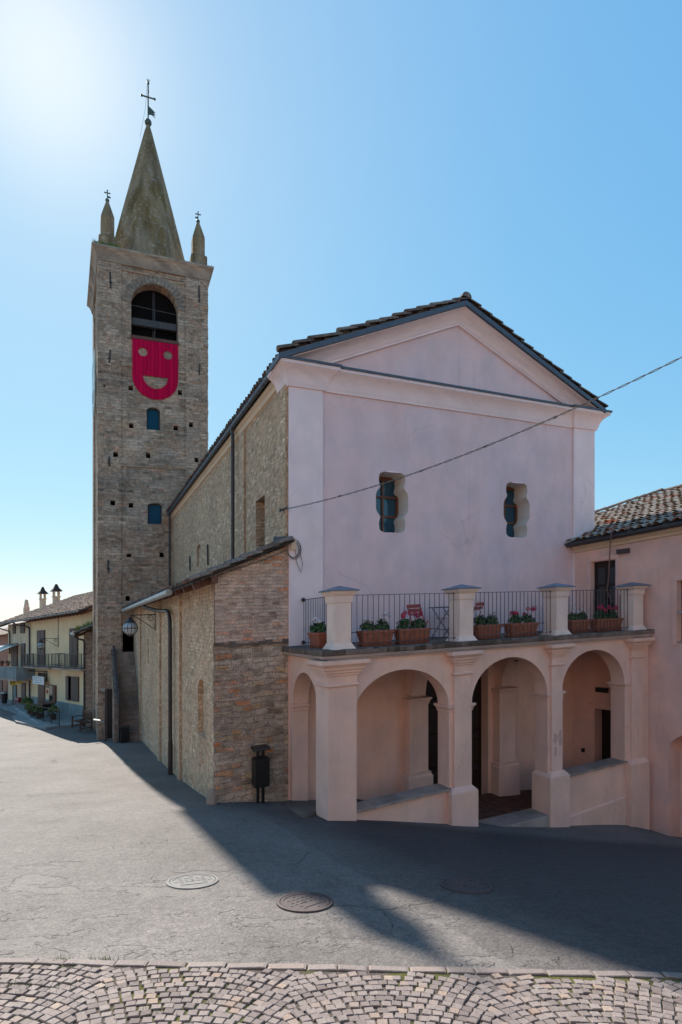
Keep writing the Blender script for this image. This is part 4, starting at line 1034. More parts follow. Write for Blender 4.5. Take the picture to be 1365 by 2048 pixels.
# folding table and chairs
TB = B(4.02, -.62, 3.352)
t = thing('folding_table', 'dark folding bistro table with crossed legs against the pink wall', 'table', TB)
F = lambda a, b, c: TB + VEC_U * a + VEC_V * b + Vec((0, 0, c))
m = MB(); m.box(F, -.36, .36, -.28, .28, .765, .79); m.build('tabletop', M_rail, t, bevel=.005)
for b in (-.24, .24):
    for s in (-1, 1):
        m = MB(); m.bar(F(-.30 * s, b, 0), F(.27 * s, b, .765), .025, .012); m.build('leg', M_rail, t)
m = MB(); m.bar(F(-.30, -.24, .02), F(-.30, .24, .02), .018); m.bar(F(.30, -.24, .02), F(.30, .24, .02), .018); m.bar(F(-.05, -.24, .33), F(.3, -.24, .33), .014); m.bar(F(-.15, -.24, .5), F(-.15, .24, .5), .014); m.build('stretcher', M_rail, t)
def chair(u, v, yaw, label):
    o = B(u, v, 3.352); ca, sa = math.cos(yaw), math.sin(yaw)
    t = thing('folding_chair', label, 'chair', o, 'red folding chairs on the terrace')
    F = lambda a, b, c: o + VEC_U * (a * ca - b * sa) + VEC_V * (a * sa + b * ca) + Vec((0, 0, c))
    for s in (-.2, .2):
        m = MB(); m.bar(F(-.12, s, .86), F(.24, s, 0), .026, .014); m.build('back_leg', M_redm, t)
        m = MB(); m.bar(F(.20, s, .44), F(-.22, s, 0), .026, .014); m.build('front_leg', M_redm, t)
    m = MB()
    for k in range(4): m.box(F, -.16 + .105 * k, -.075 + .105 * k, -.2, .2, .44, .458)
    m.build('seat', M_redm, t)
    m = MB()
    for z0 in (.68, .785): 
        xo = -.12 + (.86 - z0 - .04) * .42; m.box(F, xo - .012, xo + .012, -.215, .215, z0, z0 + .085)
    m.build('backrest', M_redm, t)
    m = MB(); m.bar(F(.22, -.2, .03), F(.22, .2, .03), .014); m.bar(F(-.2, -.2, .03), F(-.2, .2, .03), .014); m.build('stretcher', M_redm, t)
chair(3.12, -.62, rad(18), 'red folding chair left of the dark table on the terrace')
chair(4.95, -.62, rad(170), 'red folding chair mostly hidden behind the second terrace post, right of the dark table')

# ------------------------------------------------------------------ house on the right
def WB(u, v, z): return B(u - .35 - .15 * v, v, z)      # its wall is not square to the church
def EB(u, v, z): return WB(u, v, z - .10 - .045 * v)
rh = thing('terrace_house', 'lilac-peach rendered house with a barrel-tile roof at the right edge, joined to the portico', 'house', WB(9.4, -2.6, -2))
WU = 9.40
M_house = plaster('lilac_peach_render', (.86, .50, .40), (.74, .48, .43), .9, .85)
m = MB()
Pq = lambda v, z, d: WB(WU + d, v, z)
m.plate(Pq, [(-6.5, -3), (-6.5, 6.2), (-.0, 5.86), (.0, -3)], [rect(-1.34, -.60, 3.352, 5.30), rect(-3.80, -2.96, 2.96, 4.58), rect(-1.36, -.70, -1.9, 1.04),
        [(-4.56, -2.9), (-2.74, -2.9), (-2.74, .2)] + arc(-3.65, .2, .91, .55, 0, 180, 14)[1:]], depth=0, hole_depth=[.16, .2, .35, .5])
m.build('wall', M_house, rh)
m = MB(); m.box(WB, WU + .48, WU + .52, -4.7, -2.7, -3, 1); m.build('blind_arch_back', M_porch, rh)
m = MB(); m.poly([WB(WU, -6.5, -3), WB(17, -6.5, -3), WB(17, -6.5, 8.1), WB(16.4, -6.5, 8.2), WB(WU, -6.5, 6)]); m.poly([WB(17, -6.5, -3), WB(17, 1.4, -3), WB(17, 1.4, 8.1), WB(17, -6.5, 8.1)]); m.poly([WB(9.95, 1.4, -3), WB(17, 1.4, -3), WB(17, 1.4, 8.1), WB(9.95, 1.4, 6.0)]); m.build('rear_walls', M_house, rh)
m = MB(); m.sweep(EB, [(WU, -.06), (WU, -6.5)][::-1], [(0, 5.72), (-.05, 5.74), (-.05, 5.80), (-.10, 5.84), (-.16, 5.93), (-.16, 6.0), (0, 6.0)]); m.build('eaves_moulding', M_cream, rh)
m = MB(); m.tube([WB(WU - .28, -.06, 5.86), WB(WU - .28, -6.5, 6.15)], .075, 10); m.box(WB, WU - .34, WU + .05, -.12, -.01, 5.86, 5.92); m.build('gutter', M_gut, rh, smooth=40)
HS_ = .33
def RH(a, b, h): return WB(WU - .30 + b * .95 - h * .31, -6.5 + a, 5.92 + b * .95 * HS_ + h * .95 - .045 * (a - 6.5))
RPL = [(0, 0), (6.45, 0), (6.45, 1.3), (9.9, 2.6), (9.9, 4.85), (8.9, 6.5), (8.4, 7.6), (0, 7.6)]
def ins(a, b): return (a < 6.34 or b > 1.3 + (a - 6.45) * .38 and b > 1.35) and b < 7.55 and (a < 8.4 or b < 7.55 - (a - 8.4) * 1.85)
m = MB()
i0 = m.add([RH(a, b, 0) for a, b in RPL]); m.face([i0 + k for k in range(8)])
i1 = m.add([RH(a, b, -.08) for a, b in RPL])
for k in range(8): m.face((i0 + k, i0 + (k + 1) % 8, i1 + (k + 1) % 8, i1 + k))
rr = m.build('roof', M_under, rh)
m = MB(); random.seed(23); coppi(m, RH, 0, 9.9, .0, 7.56, tw=.23, tl=.38, r=.10, fl=.72, inside=ins, jit=.035, seg=6); m.build('roof_tiles', M_tiler, rr, recalc=False)
m = MB()
def rpt(t):
    return (9.9 - 1.5 * t, 4.85 + 2.75 * t) if t <= 1 else (8.4 - 8.4 * (t - 1), 7.6)
for j in range(22):
    t0, t1 = j / 11, (j + 1.15) / 11; a0, b0 = rpt(t0); a1, b1 = rpt(min(t1, 2)); m.tint = R(.3, .8); h = R(.05, .10); mid = (Vec(RH(a0, b0, h)), Vec(RH(a1, b1, h + .02)))
    d = (mid[1] - mid[0]).normalized(); sdv = d.cross(Vec((0, 0, 1))).normalized(); up = sdv.cross(d)
    pts = [[p + sdv * (.11 * math.cos(math.pi * k / 6)) + up * (.09 * math.sin(math.pi * k / 6)) for k in range(7)] for p in mid]
    q0 = m.add(pts[0]); q1 = m.add(pts[1])
    for k in range(6): m.face((q0 + k, q0 + k + 1, q1 + k + 1, q1 + k))
m.build('ridge_tiles', M_tile, rr, recalc=False)
# its balcony door, window, lower door
m = MB(); m.plate(lambda v, z, d: WB(WU + .13 + d, v, z), rect(-1.36, -.58, 3.30, 5.32), [rect(a, b, c, d) for a, b in ((-1.27, -1.02), (-.92, -.67)) for c, d in ((3.42, 3.98), (4.04, 4.58), (4.64, 5.12))], depth=.05)
d1_ = m.build('balcony_door', M_door, rh); m = MB(); m.box(WB, WU + .165, WU + .17, -1.35, -.59, 3.3, 5.3); m.build('pane', M_glass, d1_)
m = MB(); m.sweep(lambda a, b, h: WB(WU - h, a, b), [(-.54, 3.36), (-.54, 5.37), (-1.40, 5.37), (-1.40, 3.36)], [(.05, .0), (.05, .03), (-.05, .035), (-.05, .0)]); m.build('door_surround', M_house, rh)
m = MB(); m.plate(lambda v, z, d: WB(WU + .17 + d, v, z), rect(-3.84, -2.94, 2.93, 4.6), [rect(-3.8, -3.47, 3.02, 4.5), rect(-3.42, -3.07, 3.02, 4.5)], depth=.05); d2_ = m.build('window', M_door, rh)
m = MB(); m.box(WB, WU + .20, WU + .205, -3.87, -3.0, 2.96, 4.6); m.build('pane', M_glass, d2_)
m = MB(); m.sweep(lambda a, b, h: WB(WU - h, a, b), [(-2.91, 2.93), (-2.91, 4.64), (-3.85, 4.64), (-3.85, 2.93)], [(.05, .0), (.05, .03), (-.05, .035), (-.05, .0)]); m.build('window_surround', M_house, rh)
m = MB(); m.bar(WB(WU - .06, -3.02, 3.78), WB(WU - .06, -3.9, 3.78), .04); m.bar(WB(WU - .05, -3.02, 3.02), WB(WU - .05, -3.9, 3.02), .03); m.build('shutter_stay', M_zinc, d2_)
m = MB(); m.box(WB, WU + .30, WU + .34, -1.4, -.68, -1.9, 1.1); m.build('lower_door', M_door, rh)
m = MB(); m.box(WB, WU - .10, WU, -1.74, -1.42, 5.44, 5.57); m.build('vent_box', M_rail, rh)
m = MB(); m.box(WB, WU - .12, WU, -1.13, -.81, 1.54, 1.67); m.build('wall_lamp', M_black, rh)
m = MB(); m.box(WB, WU - .03, WU, -.40, -.30, -.30, -.18); m.build('light_switch', M_black, rh)
m = MB()
hp_ = [(WU - .30, -1.52, 6.12), (WU - .42, -1.52, 6.02), (WU - .44, -1.50, 5.7), (WU - .42, -1.46, 5.3), (WU - .42, -1.44, 4.9), (WU - .48, -1.46, 4.6), (WU - .58, -1.50, 4.45), (WU - .60, -1.62, 4.2), (WU - .60, -1.64, 4.12)]
m.tube([WB(*p) for p in hp_], .017, 8)
hz = thing('water_hose', 'brown water hose dropping from the tiled roof to the last terrace post', 'hose', WB(WU - .6, -1.52, 3.4)); m.build('hose', M_copper, hz, smooth=60)
m = MB(); m.tube([WB(WU - .62, -1.53, 4.16), WB(WU - .62, -1.53, 3.88)], .03, 8); m.ball(WB(WU - .62, -1.53, 3.95), .05, 8); m.build('coupling', M_black, hz, smooth=40)
m = MB(); m.tube([WB(WU - .62, -1.53, 3.9), WB(WU - .63, -1.55, 3.6), WB(WU - .75, -1.65, 3.5), WB(WU - 1.0, -1.78, 3.52)], .009, 6); m.build('thin_hose', M_black, hz, smooth=60)

# ------------------------------------------------------------------ overhead cable, junction box
m = MB(); c0 = B(-.16, .12, 6.54)
rx = (1365 - CXP) / FPX; e1 = Vec((rx * 8.0, 8.0, EYE + (HORIZON - 714) / FPX * 8.0))
def cab(t, off=0):
    p = c0.lerp(e1, t); p.z -= .55 * 4 * t * (1 - t) * .5; return p + Vec((0, .012 * math.cos(t * 120 + off), .012 * math.sin(t * 120 + off)))
for off in (0, math.pi): m.tube([cab(i / 150, off) for i in range(180)], .0065, 5)
for q_ in (.22, .41, .47, .63, .78): p0 = cab(q_); m.tube([cab(q_ - .004), cab(q_ + .004)], .017, 6)
cb = thing('overhead_cable', 'twisted overhead cable crossing the pink church front to an eyebolt in its stone flank', 'cable', c0)
m.build('twisted_wire', M_cable, cb, smooth=60)
m = MB(); m.tube([B(.02, .12, 6.54), c0], .016, 6); m.tube([c0, c0 + (e1 - c0).normalized() * .22], .018, 6); m.lathe(c0, [(.035, -.015), (.05, 0), (.035, .015)], 10, ax=VEC_U); m.build('eyebolt', M_iron, cb, smooth=60)
jb = thing('junction_box', 'small cream junction box with a loose cable coil at the church corner', 'junction box', B(.05, -.1, 5.6))
m = MB(); m.box(B, .02, .16, -.12, -.065, 5.58, 5.86); m.build('box', M_cream, jb, bevel=.008)
m = MB()
for rr_, zc, uc in ((.17, 5.62, .10), (.155, 5.60, .08), (.18, 5.6, .11)):
    m.tube([B(uc + rr_ * .95 * math.cos(a * .262), -.10 - .008 * a / 24, zc + rr_ * 1.25 * math.sin(a * .262)) for a in range(25)], .009, 5)
m.tube([B(.14, -.1, 5.6), B(.17, -.1, 5.3), B(.28, -.1, 5.05), B(.32, -.1, 5.25), B(.24, -.1, 5.6)], .008, 5)
m.build('cable_coil', M_cable, jb, smooth=60)

# ------------------------------------------------------------------ things round the church
UP = Vec((0, 0, 1))
o = B(-.74, -.26, -.05); o.z = gz(o.x, o.y)
t = thing('litter_bin', 'black steel litter bin with a hooded top standing against the brick lean-to', 'bin', o)
F = lambda a, b, c: o + VEC_U * a + VEC_V * b + UP * c
m = MB(); m.box(F, -.165, .165, -.15, .15, .40, 1.02); m.box(F, -.15, .15, -.135, .135, 1.021, 1.03); m.build('body', M_black, t, bevel=.012)
for a in (-.06, .06): 
    m = MB(); m.box(F, a - .03, a + .03, .0, .05, -.05, 1.24); m.build('post', M_black, t)
m = MB(); m.frustum(F, (-.19, .19, -.18, .18), (-.17, .17, -.16, .16), 1.21, 1.28); m.build('hood', M_black, t, bevel=.01)
o = B(-1.80, -.10, -.1); o.z = gz(o.x, o.y)
m = MB(); pr = [(.12, -.1), (.13, .05), (.11, .2), (.07, .3), (.02, .34)]
m.lathe(o, pr, 7); tag(m.build('guard_stone', M_conc, loc=o, bevel=.02), 'small worn guard stone at the foot of the lean-to corner', 'guard stone')

# stone staircase up to the tower
t = thing('stone_staircase', 'steep stone staircase climbing between the lean-to and the tower, with a sloping parapet', 'staircase', B(-2.4, 15.4, -1.6))
m = MB(); ns = 17; v0, v1, z0, z1 = 15.45, 19.15, -1.55, 2.55
for i in range(ns):
    va = v0 + (v1 - v0) * i / ns; za = z0 + (z1 - z0) * (i + 1) / ns
    m.box(B, -2.84, ua(va) - .003, va + R(-.015, .015), v1 + .3 - i * .001, za - .26 if i else -2.6, za - .05)
    m.box(B, -2.845, ua(va) - .004, va - .035 + R(-.015, .015), v1 + .3 - i * .001, za - .05, za + R(-.012, .012))
m.build('steps', M_step, t, bevel=.02)
m = MB(); i = m.add([B(u, v, z) for v, zt in ((15.4, .30), (18.95, 2.75)) for u, z in ((-3.08, -3), (-2.845, -3), (-2.845, zt), (-3.08, zt))])
for q in ((0, 1, 2, 3), (4, 7, 6, 5), (0, 4, 5, 1), (1, 5, 6, 2), (2, 6, 7, 3), (3, 7, 4, 0)): m.face([i + k for k in q])
m.build('parapet', M_stair, t)
m = MB(); m.bar(B(-2.90, 15.36, .42), B(-2.96, 18.9, 2.92), .10, .05); m.bar(B(-2.89, 15.37, -1.7), B(-2.89, 15.37, .42), .06); m.build('handrail', M_rail, t)
o = B(-2.62, 15.22, -1.6); o.z = gz(o.x, o.y)
F = lambda a, b, c: o + VEC_U * a + VEC_V * b + UP * c
t = thing('square_bin', 'dark square bin standing at the foot of the stone staircase', 'bin', o)
m = MB(); m.box(F, -.2, .17, -.17, .17, .0, .74); m.build('body', M_black, t, bevel=.015); m = MB(); m.box(F, -.215, .185, -.185, .185, .74, .78); m.build('lid', M_rail, t, bevel=.008)

# information stand by the tower
px = (212 - CXP) / FPX * 27.6; o = Vec((px, 27.6, gz(px, 27.6)))
F = lambda a, b, c: o + Vec((TT[0], TT[1], 0)) * a + Vec((TN[0], TN[1], 0)) * b + UP * c
t = thing('information_stand', 'tall dark information board with a slanted reading shelf at the foot of the tower', 'information board', o)
m = MB(); m.box(F, -.05, .05, -.05, .05, -.1, 2.62); m.build('post', M_rail, t)
m = MB(); m.box(F, .052, .32, -.03, .03, .15, 2.60); m.build('board', M_black, t)
m = MB(); m.frustum(lambda x, y, z: F(x, y, z + .22 * (-x - .05)), (-.55, -.05, -.28, .1), (-.55, -.05, -.28, .1), 1.02, 1.05); m.bar(F(-.05, 0, .85), F(-.4, -.1, 1.05), .04); m.build('shelf', M_zinc, t)
m = MB(); m.obox(F(-.12, -.06, 2.58), VEC_U * .09, VEC_V * .06, UP * .07); m.build('spotlight', M_zinc, t)

# lantern on the lean-to wall
def lantern(root, top, arm_dir, foot, L, rg, name_parent=None):
    """foot: wall point at arm height; arm_dir: unit vector out of the wall; L arm length; globe radius rg."""
    w = .022 * rg / .26 + .004
    m = MB(); m.bar(foot + UP * .22, foot - UP * .62, .05, .02); m.tube([foot, foot + arm_dir * L], w * .8, 6)
    m.tube([foot - UP * .55, foot - UP * .5 + arm_dir * .12, foot - UP * .34 + arm_dir * L * .35, foot - UP * .1 + arm_dir * L * .72, foot + arm_dir * L * .98], w * .6, 6)
    c = foot - UP * .15 + arm_dir * .17
    m.tube([c + (arm_dir * math.cos(a) + UP * math.sin(a)) * (.13 - .09 * a / 9) for a in [k * .5 for k in range(19)]], w * .5, 5)
    m.build('bracket', M_iron, root, smooth=60)
    e = foot + arm_dir * L; gc = e - UP * (.22 + rg)
    m = MB(); m.lathe(gc, [(.05, rg + .16), (.10, rg + .12), (.03, rg + .10), (.17 * rg / .26, rg * .95), (.20 * rg / .26, rg * .78)], 12); m.tube([e + UP * .02, gc + UP * (rg + .14)], .012, 6)
    X, Y = Vec((1, 0, 0)), Vec((0, 1, 0))
    for k in range(6):
        a = math.pi * k / 6; d = X * math.cos(a) + Y * math.sin(a)
        m.tube([gc + (d * math.sin(q) + UP * math.cos(q)) * (rg + .012) for q in [2 * math.pi * j / 24 for j in range(25)]], .0085, 4)
    m.tube([gc + (X * math.cos(q) + Y * math.sin(q)) * (rg + .022) for q in [2 * math.pi * j / 24 for j in range(25)]], .013, 5)
    m.lathe(gc, [(.02, -rg - .06), (.10, -rg - .01), (.13, -rg * .93)], 10); m.build('cage', M_iron, root, smooth=60)
    m = MB(); m.ball(gc, rg, 24); m.build('globe', M_globe, root, smooth=80)
ft = B(ua(10.1) - .01, 10.1, 4.34)
t = thing('wall_lantern', 'white globe lantern in an iron cage on a scrolled bracket from the lean-to wall', 'lantern', ft)
lantern(t, None, -VEC_U, ft, .90, .265)

# manhole covers
def manhole(x, y, r, mat, label, rot):
    z = gz(x, y); gx_ = (gz(x + .3, y) - gz(x - .3, y)) / .6; gy_ = (gz(x, y + .3) - gz(x, y - .3)) / .6
    nz = Vec((-gx_, -gy_, 1)).normalized(); X = Vec((1, 0, gx_)).normalized(); Y = nz.cross(X); o = Vec((x, y, z)) + nz * .006
    t = thing('manhole_cover', label, 'manhole cover', o, 'manhole covers in the asphalt')
    ca, sa = math.cos(rot), math.sin(rot)
    Fm = lambda a, b, h: o + X * (a * ca - b * sa) + Y * (a * sa + b * ca) + nz * h
    m = MB(); n = 40
    def ring(rs): 
        R_ = [m.add([Fm(q * math.cos(2 * math.pi * k / n), q * math.sin(2 * math.pi * k / n), h) for k in range(n)]) for q, h in rs]
        for a, b in zip(R_, R_[1:]):
            for k in range(n): m.face((a + k, a + (k + 1) % n, b + (k + 1) % n, b + k))
        return R_
    ring([(r, -.03), (r, .010), (r - .035, .012), (r - .036, .0)]); m.build('frame', mat, t, recalc=False)
    m = MB(); Rr = ring([(r - .042, -.0), (r - .043, .010), (r - .075, .010), (r - .078, .004)]); m.face([Rr[-1] + k for k in range(n)])
    g = .068; N_ = int(r / g) + 1
    for i in range(-N_, N_ + 1):
        for j in range(-N_, N_ + 1):
            a, b = i * g, j * g
            if math.hypot(a, b) > r - .11 or (-.13 < a < .13 and -.16 < b < -.07) or math.hypot(a, b) < .04: continue
            m.frustum(Fm, (a - .026, a + .026, b - .026, b + .026), (a - .020, a + .020, b - .020, b + .020), .004, .009)
    m.frustum(Fm, (-.12, .12, -.15, -.08), (-.115, .115, -.145, -.085), .004, .010)
    m.lathe(Fm(0, 0, 0), [(.03, .0), (.03, .009), (.012, .009), (.012, .002)], 12, ax=nz)
    m.build('lid', mat, t, recalc=False)
manhole(-1.84, 6.9, .315, M_manl, 'pale round manhole cover lying in full sun, leftmost in the asphalt', .4)
manhole(-.40, 6.16, .315, M_mand, 'brown iron manhole cover crossed by the edge of the tower shadow', .8)
manhole(1.55, 6.9, .315, M_mand, 'dark manhole cover wholly in shade, rightmost in the asphalt', -.2)

# ------------------------------------------------------------------ far end of the street
SR, SL, SL2 = hpx(186, 1300)[0], hpx(62.5, 1300)[0], hpx(15.5, 1300)[0]
def hbox(m, s0, s1, o0, o1, z0, z1): m.box(H, s0, s1, o0, o1, z0, z1)
yh = thing('yellow_house', 'pale yellow two-storey house with brown shutters, two iron balconies and a brown tiled roof', 'house', H(0, 0, -3))
m = MB(); hbox(m, SR, SL, -7, 0, -4.2, 4.27); m.build('wall', M_yellow, yh)
m = MB(); hbox(m, SR, SL - .2, 0, .035, -4.2, -1.97); m.build('plinth', M_plinth, yh)
RYL = SL2 - SR - .6
def RY(a, b, h): return H(SR - .2 + a, .80 - b * .93 + h * .37, 4.02 + b * .93 * .40 + h * .93)
m = MB(); m.box(RY, 0, RYL, 0, 6.9, -.08, 0); m.box(lambda a, b, h: H(SR - .2 + a, -12 + b * .93 - h * .37, 4.02 + b * .93 * .40 + h * .93), 0, RYL, 0, 6.88, -.08, 0); rf = m.build('roof', M_under, yh)
m = MB(); coppi(m, RY, 0, RYL, 0, 6.9, tw=.24, tl=.42, r=.10, jit=.05, seg=4); m.build('roof_tiles', M_tileh, rf, recalc=False)
m = MB(); m.tube([RY(0, -.08, .0), RY(RYL, -.08, -.0)], .075, 8); m.build('gutter', M_pipe, yh, smooth=50)
m = MB()
for i in range(int((SL - SR) / .72)): s = SR + .2 + i * .72; m.bar(H(s, .02, 4.08), H(s, .68, 3.84), .13, .13)
m.build('eaves_brackets', M_rafter, yh)
def chimney(px, py, hb, wd, kind):
    s, z = hpx(px, py, -4.6); p = lambda a, b, c: H(s + a, -4.6 + b, z + c)
    m = MB(); q = wd / 2
    m.box(p, -q, q, -q, q, -1.2, hb); c_ = None
    if kind == 'hat':
        for a, b in ((-q, -q), (q - .1, -q), (-q, q - .1), (q - .1, q - .1)): m.box(p, a, a + .1, b, b + .1, hb, hb + .48)
        m.box(p, -q - .06, q + .06, -q - .06, q + .06, hb - .08, hb)
        c_ = m.build('chimney', M_peach2, rf); m = MB()
        m.frustum(p, (-q - .2, q + .2, -q - .2, q + .2), (-q + .05, q - .05, -q + .05, q - .05), hb + .48, hb + .80); m.frustum(p, (-q + .05, q - .05, -q + .05, q - .05), (-.07, .07, -.07, .07), hb + .80, hb + 1.18); m.build('chimney_cap', M_under, c_)
    else:
        for sg in (-1, 1): m.bar(p(sg * q * .75, -sg * q * .75, hb), p(sg * .03, -sg * .03, hb + .8), .12, .3)
        m.build('chimney', M_peach2, rf)
chimney(113, 1200, .35, .52, 'hat'); chimney(86, 1204, .35, .48, 'hat'); chimney(53.5, 1222, .40, .50, 'arch')
def opening(root, rect_, name, mat, kind='shut', o=0.0):
    s0, s1, z0, z1 = hrect(*rect_); sm = (s0 + s1) / 2
    m = MB(); m.box(H, s0 - .05, s1 + .05, o, o + .05, z0 - .02, z1 + .05); f = m.build(name, M_rafter if kind != 'dark' else M_door, root)
    if kind == 'shut':
        for a, b in ((s0, sm - .012), (sm + .012, s1)):
            m = MB(); m.box(H, a, b, o + .05, o + .075, z0, z1); n = max(4, int((z1 - z0) / .09))
            for i in range(n):
                zc = z0 + (z1 - z0) * (i + .5) / n; m.box(H, a + .05, b - .05, o + .074, o + .092, zc - .028, zc + .02)
            m.build('shutter', mat, f)
    else:
        m = MB(); m.box(H, s0 + .02, s1 - .02, o + .05, o + .07, z0, z1 - .03); m.build('leaf', mat, f)
    return f
opening(yh, (76, 91, 1262, 1333), 'balcony_door', M_shut); opening(yh, (141, 157, 1258, 1334), 'balcony_door', M_shut)
s0, s1, z0, z1 = hrect(134, 159, 1353, 1401)
m = MB(); m.box(H, s0, s1, .0, .04, z0, z1); f = m.build('window', M_rafter, yh)
m = MB(); m.box(H, s0 + .6, s1 - .7, .04, .045, z0 + .05, z1 - .05); m.build('pane', M_dark, f)
for a, b, tl in ((s0, s0 + .95, .12), (s1 - .82, s1, .10)):
    m = MB(); m.box(lambda s, q, z: H(s, q + tl * ((s - a) / (b - a) if a == s0 else (b - s) / (b - a)), z), a, b, .05, .085, z0, z1); m.build('shutter', M_shut, f)
opening(yh, (78, 91, 1347, 1404), 'front_door', M_bench, 'leaf')
s0, s1, z0, z1 = hrect(102, 114, 1370, 1405)
m = MB(); m.box(H, s0, s1, 0, .12, z0, z1); f = m.build('display_case', M_rafter, yh); m = MB(); m.box(H, s0 + .55, s1 - .05, .12, .125, z0 + .08, z1 - .05); m.build('pane', M_glass, f)
def balcony(root, x0, x1, yr, ys, depth, name='balcony'):
    s0, s1, z0, z1 = hrect(x0, x1, yr, ys, depth)
    m = MB(); m.box(H, s0, s1, .0, depth, z0 - .12, z0); b = m.build(name, M_conc, root)
    m = MB(); 
    def seg(p, q, n):
        m.bar(p + UP * (z1 - z0), q + UP * (z1 - z0), .05, .03); m.bar(p + UP * .1, q + UP * .1, .035); m.bar(p + UP * .22, q + UP * .22, .025)
        for i in range(n + 1): c = p.lerp(q, i / n); m.bar(c, c + UP * (z1 - z0), .045 if i % 6 == 0 else .018)
    c = [H(s1, 0, z0), H(s1, depth, z0), H(s0, depth, z0), H(s0, 0, z0)]
    seg(c[0], c[1], 4); seg(c[1], c[2], max(6, int((s1 - s0) / .24))); seg(c[2], c[3], 4); m.build('railing', M_rail, b)
balcony(yh, 104, 163, 1308, 1337, .85); balcony(yh, 44, 98, 1308, 1334, .85)
m = MB(); s_, z_ = hpx(62.3, 1257); m.tube([H(s_ + 2.2, .74, 3.98), H(s_ + 1.9, .6, 3.75), H(s_ + .15, .12, z_ + .1), H(s_, .10, z_ - .1), H(s_, .10, -2.9)], .07, 8); m.build('downpipe', M_pipe, yh, smooth=60)
# street lantern on the yellow house
s_, z_ = hpx(117.5, 1277); ft = H(s_, .03, z_)
t = thing('wall_lantern', 'globe lantern on a bracket high on the yellow house between its balcony doors', 'lantern', ft)
lantern(t, None, Vec((HS[0], HS[1], 0)) * .62 + Vec((HM[0], HM[1], 0)) * .78, ft, 1.15, .25)
m = MB(); m.tube([ft + UP * .2, ft + UP * .9 + Vec((.02, 0, 0)), ft + UP * 1.5], .02, 5); m.build('supply_cable', M_cable, t)
# hanging sign
s_, z_ = hpx(95, 1343); ft = H(s_, .03, z_)
t = thing('hanging_sign', 'white sign board hanging from a black iron bracket beside the brown front door', 'sign', ft)
e = H(s_ + 3.4, .5, z_ + .02)
m = MB(); m.bar(ft - UP * .75, ft + UP * .05, .07, .07); m.bar(ft, e, .06); m.bar(ft + (e - ft) * .12 - UP * .02, ft - UP * .45 + (e - ft) * .0, .04); m.build('bracket', M_black, t)
q0, q1, z0, z1 = hrect(66, 88.5, 1352.5, 1368.5, .4)
m = MB(); m.box(H, q0, q1, .38, .42, z0, z1); bd = m.build('board', M_white, t)
m = MB()
wq = q1 - q0; hq = z1 - z0
for fz, f0, f1 in ((.78, .22, .78), (.5, .40, .60), (.20, .24, .76)): m.box(H, q0 + wq * f0, q0 + wq * f1, .4205, .424, z0 + hq * fz - .012, z0 + hq * fz + .012)
for fx in (.24, .76):
    c = (q0 + wq * fx, z0 + hq * .52); m.plate(lambda a, z, d: H(a, .424, z), [(c[0] + x * .12, c[1] + y * .13) for x, y in ((-.9, .5), (-.2, -.1), (0, -.9), (.5, -.3), (.9, .8), (.2, .3))], depth=0)
m.build('lettering', M_rail, bd)
for (x0, x1, y0, y1, mt, lab, cat) in ((93, 99, 1367, 1376, M_conc, 'small tan plaque on the yellow house under the hanging sign bracket', 'plaque'), (94, 97, 1379, 1387, M_redm, 'small reddish oval plaque on the yellow house between door and display case', 'plaque')):
    s0, s1, z0, z1 = hrect(x0, x1, y0, y1); m = MB(); c = ((s0 + s1) / 2, (z0 + z1) / 2)
    lp = rect(s0, s1, z0, z1) if mt is M_conc else arc(c[0], c[1], (s1 - s0) / 2, (z1 - z0) / 2, 0, 360, 14)[:-1]
    m.plate(lambda a, z, d: H(a, .06 - d, z), lp, depth=.05); tag(m.build('wall_plaque', mt, loc=H(c[0], .05, c[1])), lab, cat)
# old peach house
ph = thing('peach_house', 'old peach house with dark shutters and a grey panelled balcony beside the yellow house', 'house', H(8, 0, -2.6))
m = MB(); m.box(H, SL + .01, SL2, -7, -.05, -4.4, 3.95); m.build('wall', M_peach2, ph)
def RP(a, b, h): return H(SL2 - .75 + a, .62 - b * .93 + h * .37, 3.82 + b * .93 * .40 + h * .93)
m = MB(); m.box(RP, 0, 2.9, 0, 6.9, -.08, 0); m.tube([RP(0, -.06, 0), RP(2.9, -.06, 0)], .07, 8); rf2 = m.build('roof', M_under, ph)
m = MB(); coppi(m, RP, 0, 2.9, 0, 6.9, tw=.24, tl=.42, r=.10, jit=.05, seg=4); m.build('roof_tiles', M_tileh, rf2, recalc=False)
for r_, kd in (((26, 31, 1250, 1267), 'shut'), ((41, 49, 1247, 1266), 'shut'), ((23, 35, 1288, 1332), 'shut'), ((42, 50, 1288, 1332), 'shut')): opening(ph, r_, 'window', M_shut if kd == 'shut' else M_door, kd, -.05)
opening(ph, (27, 33, 1371, 1412), 'door', M_plinth, 'leaf', -.05); opening(ph, (43, 51, 1367, 1402), 'door', M_shut, 'leaf', -.05); opening(ph, (0, 5, 1362, 1420), 'door', M_door, 'leaf', -.05)
m = MB(); s0, s1, z0, z1 = hrect(-14, 33, 1333, 1357, 1.3); m.box(H, s0, s1, -.05, 1.3, z0 - .12, z0); bb = m.build('balcony', M_conc, ph)
m = MB(); m.box(H, s0, s1, 1.27, 1.30, z0, z1); m.box(H, s0, s0 + .03, .0, 1.27, z0, z1); n = 20
for i in range(n): m.box(H, s0 + (s1 - s0) * i / n, s0 + (s1 - s0) * i / n + .03, 1.30, 1.315, z0, z1)
m.build('balcony_panel', M_plinth, bb)
m = MB(); s_, z_ = hpx(21.5, 1268); m.tube([H(s_ + 2.4, .5, 3.75), H(s_ + .2, .08, z_ + .25), H(s_, .06, z_), H(s_, .06, z_ - 1.7)], .06, 8); m.build('downpipe', M_pipe, ph, smooth=60)
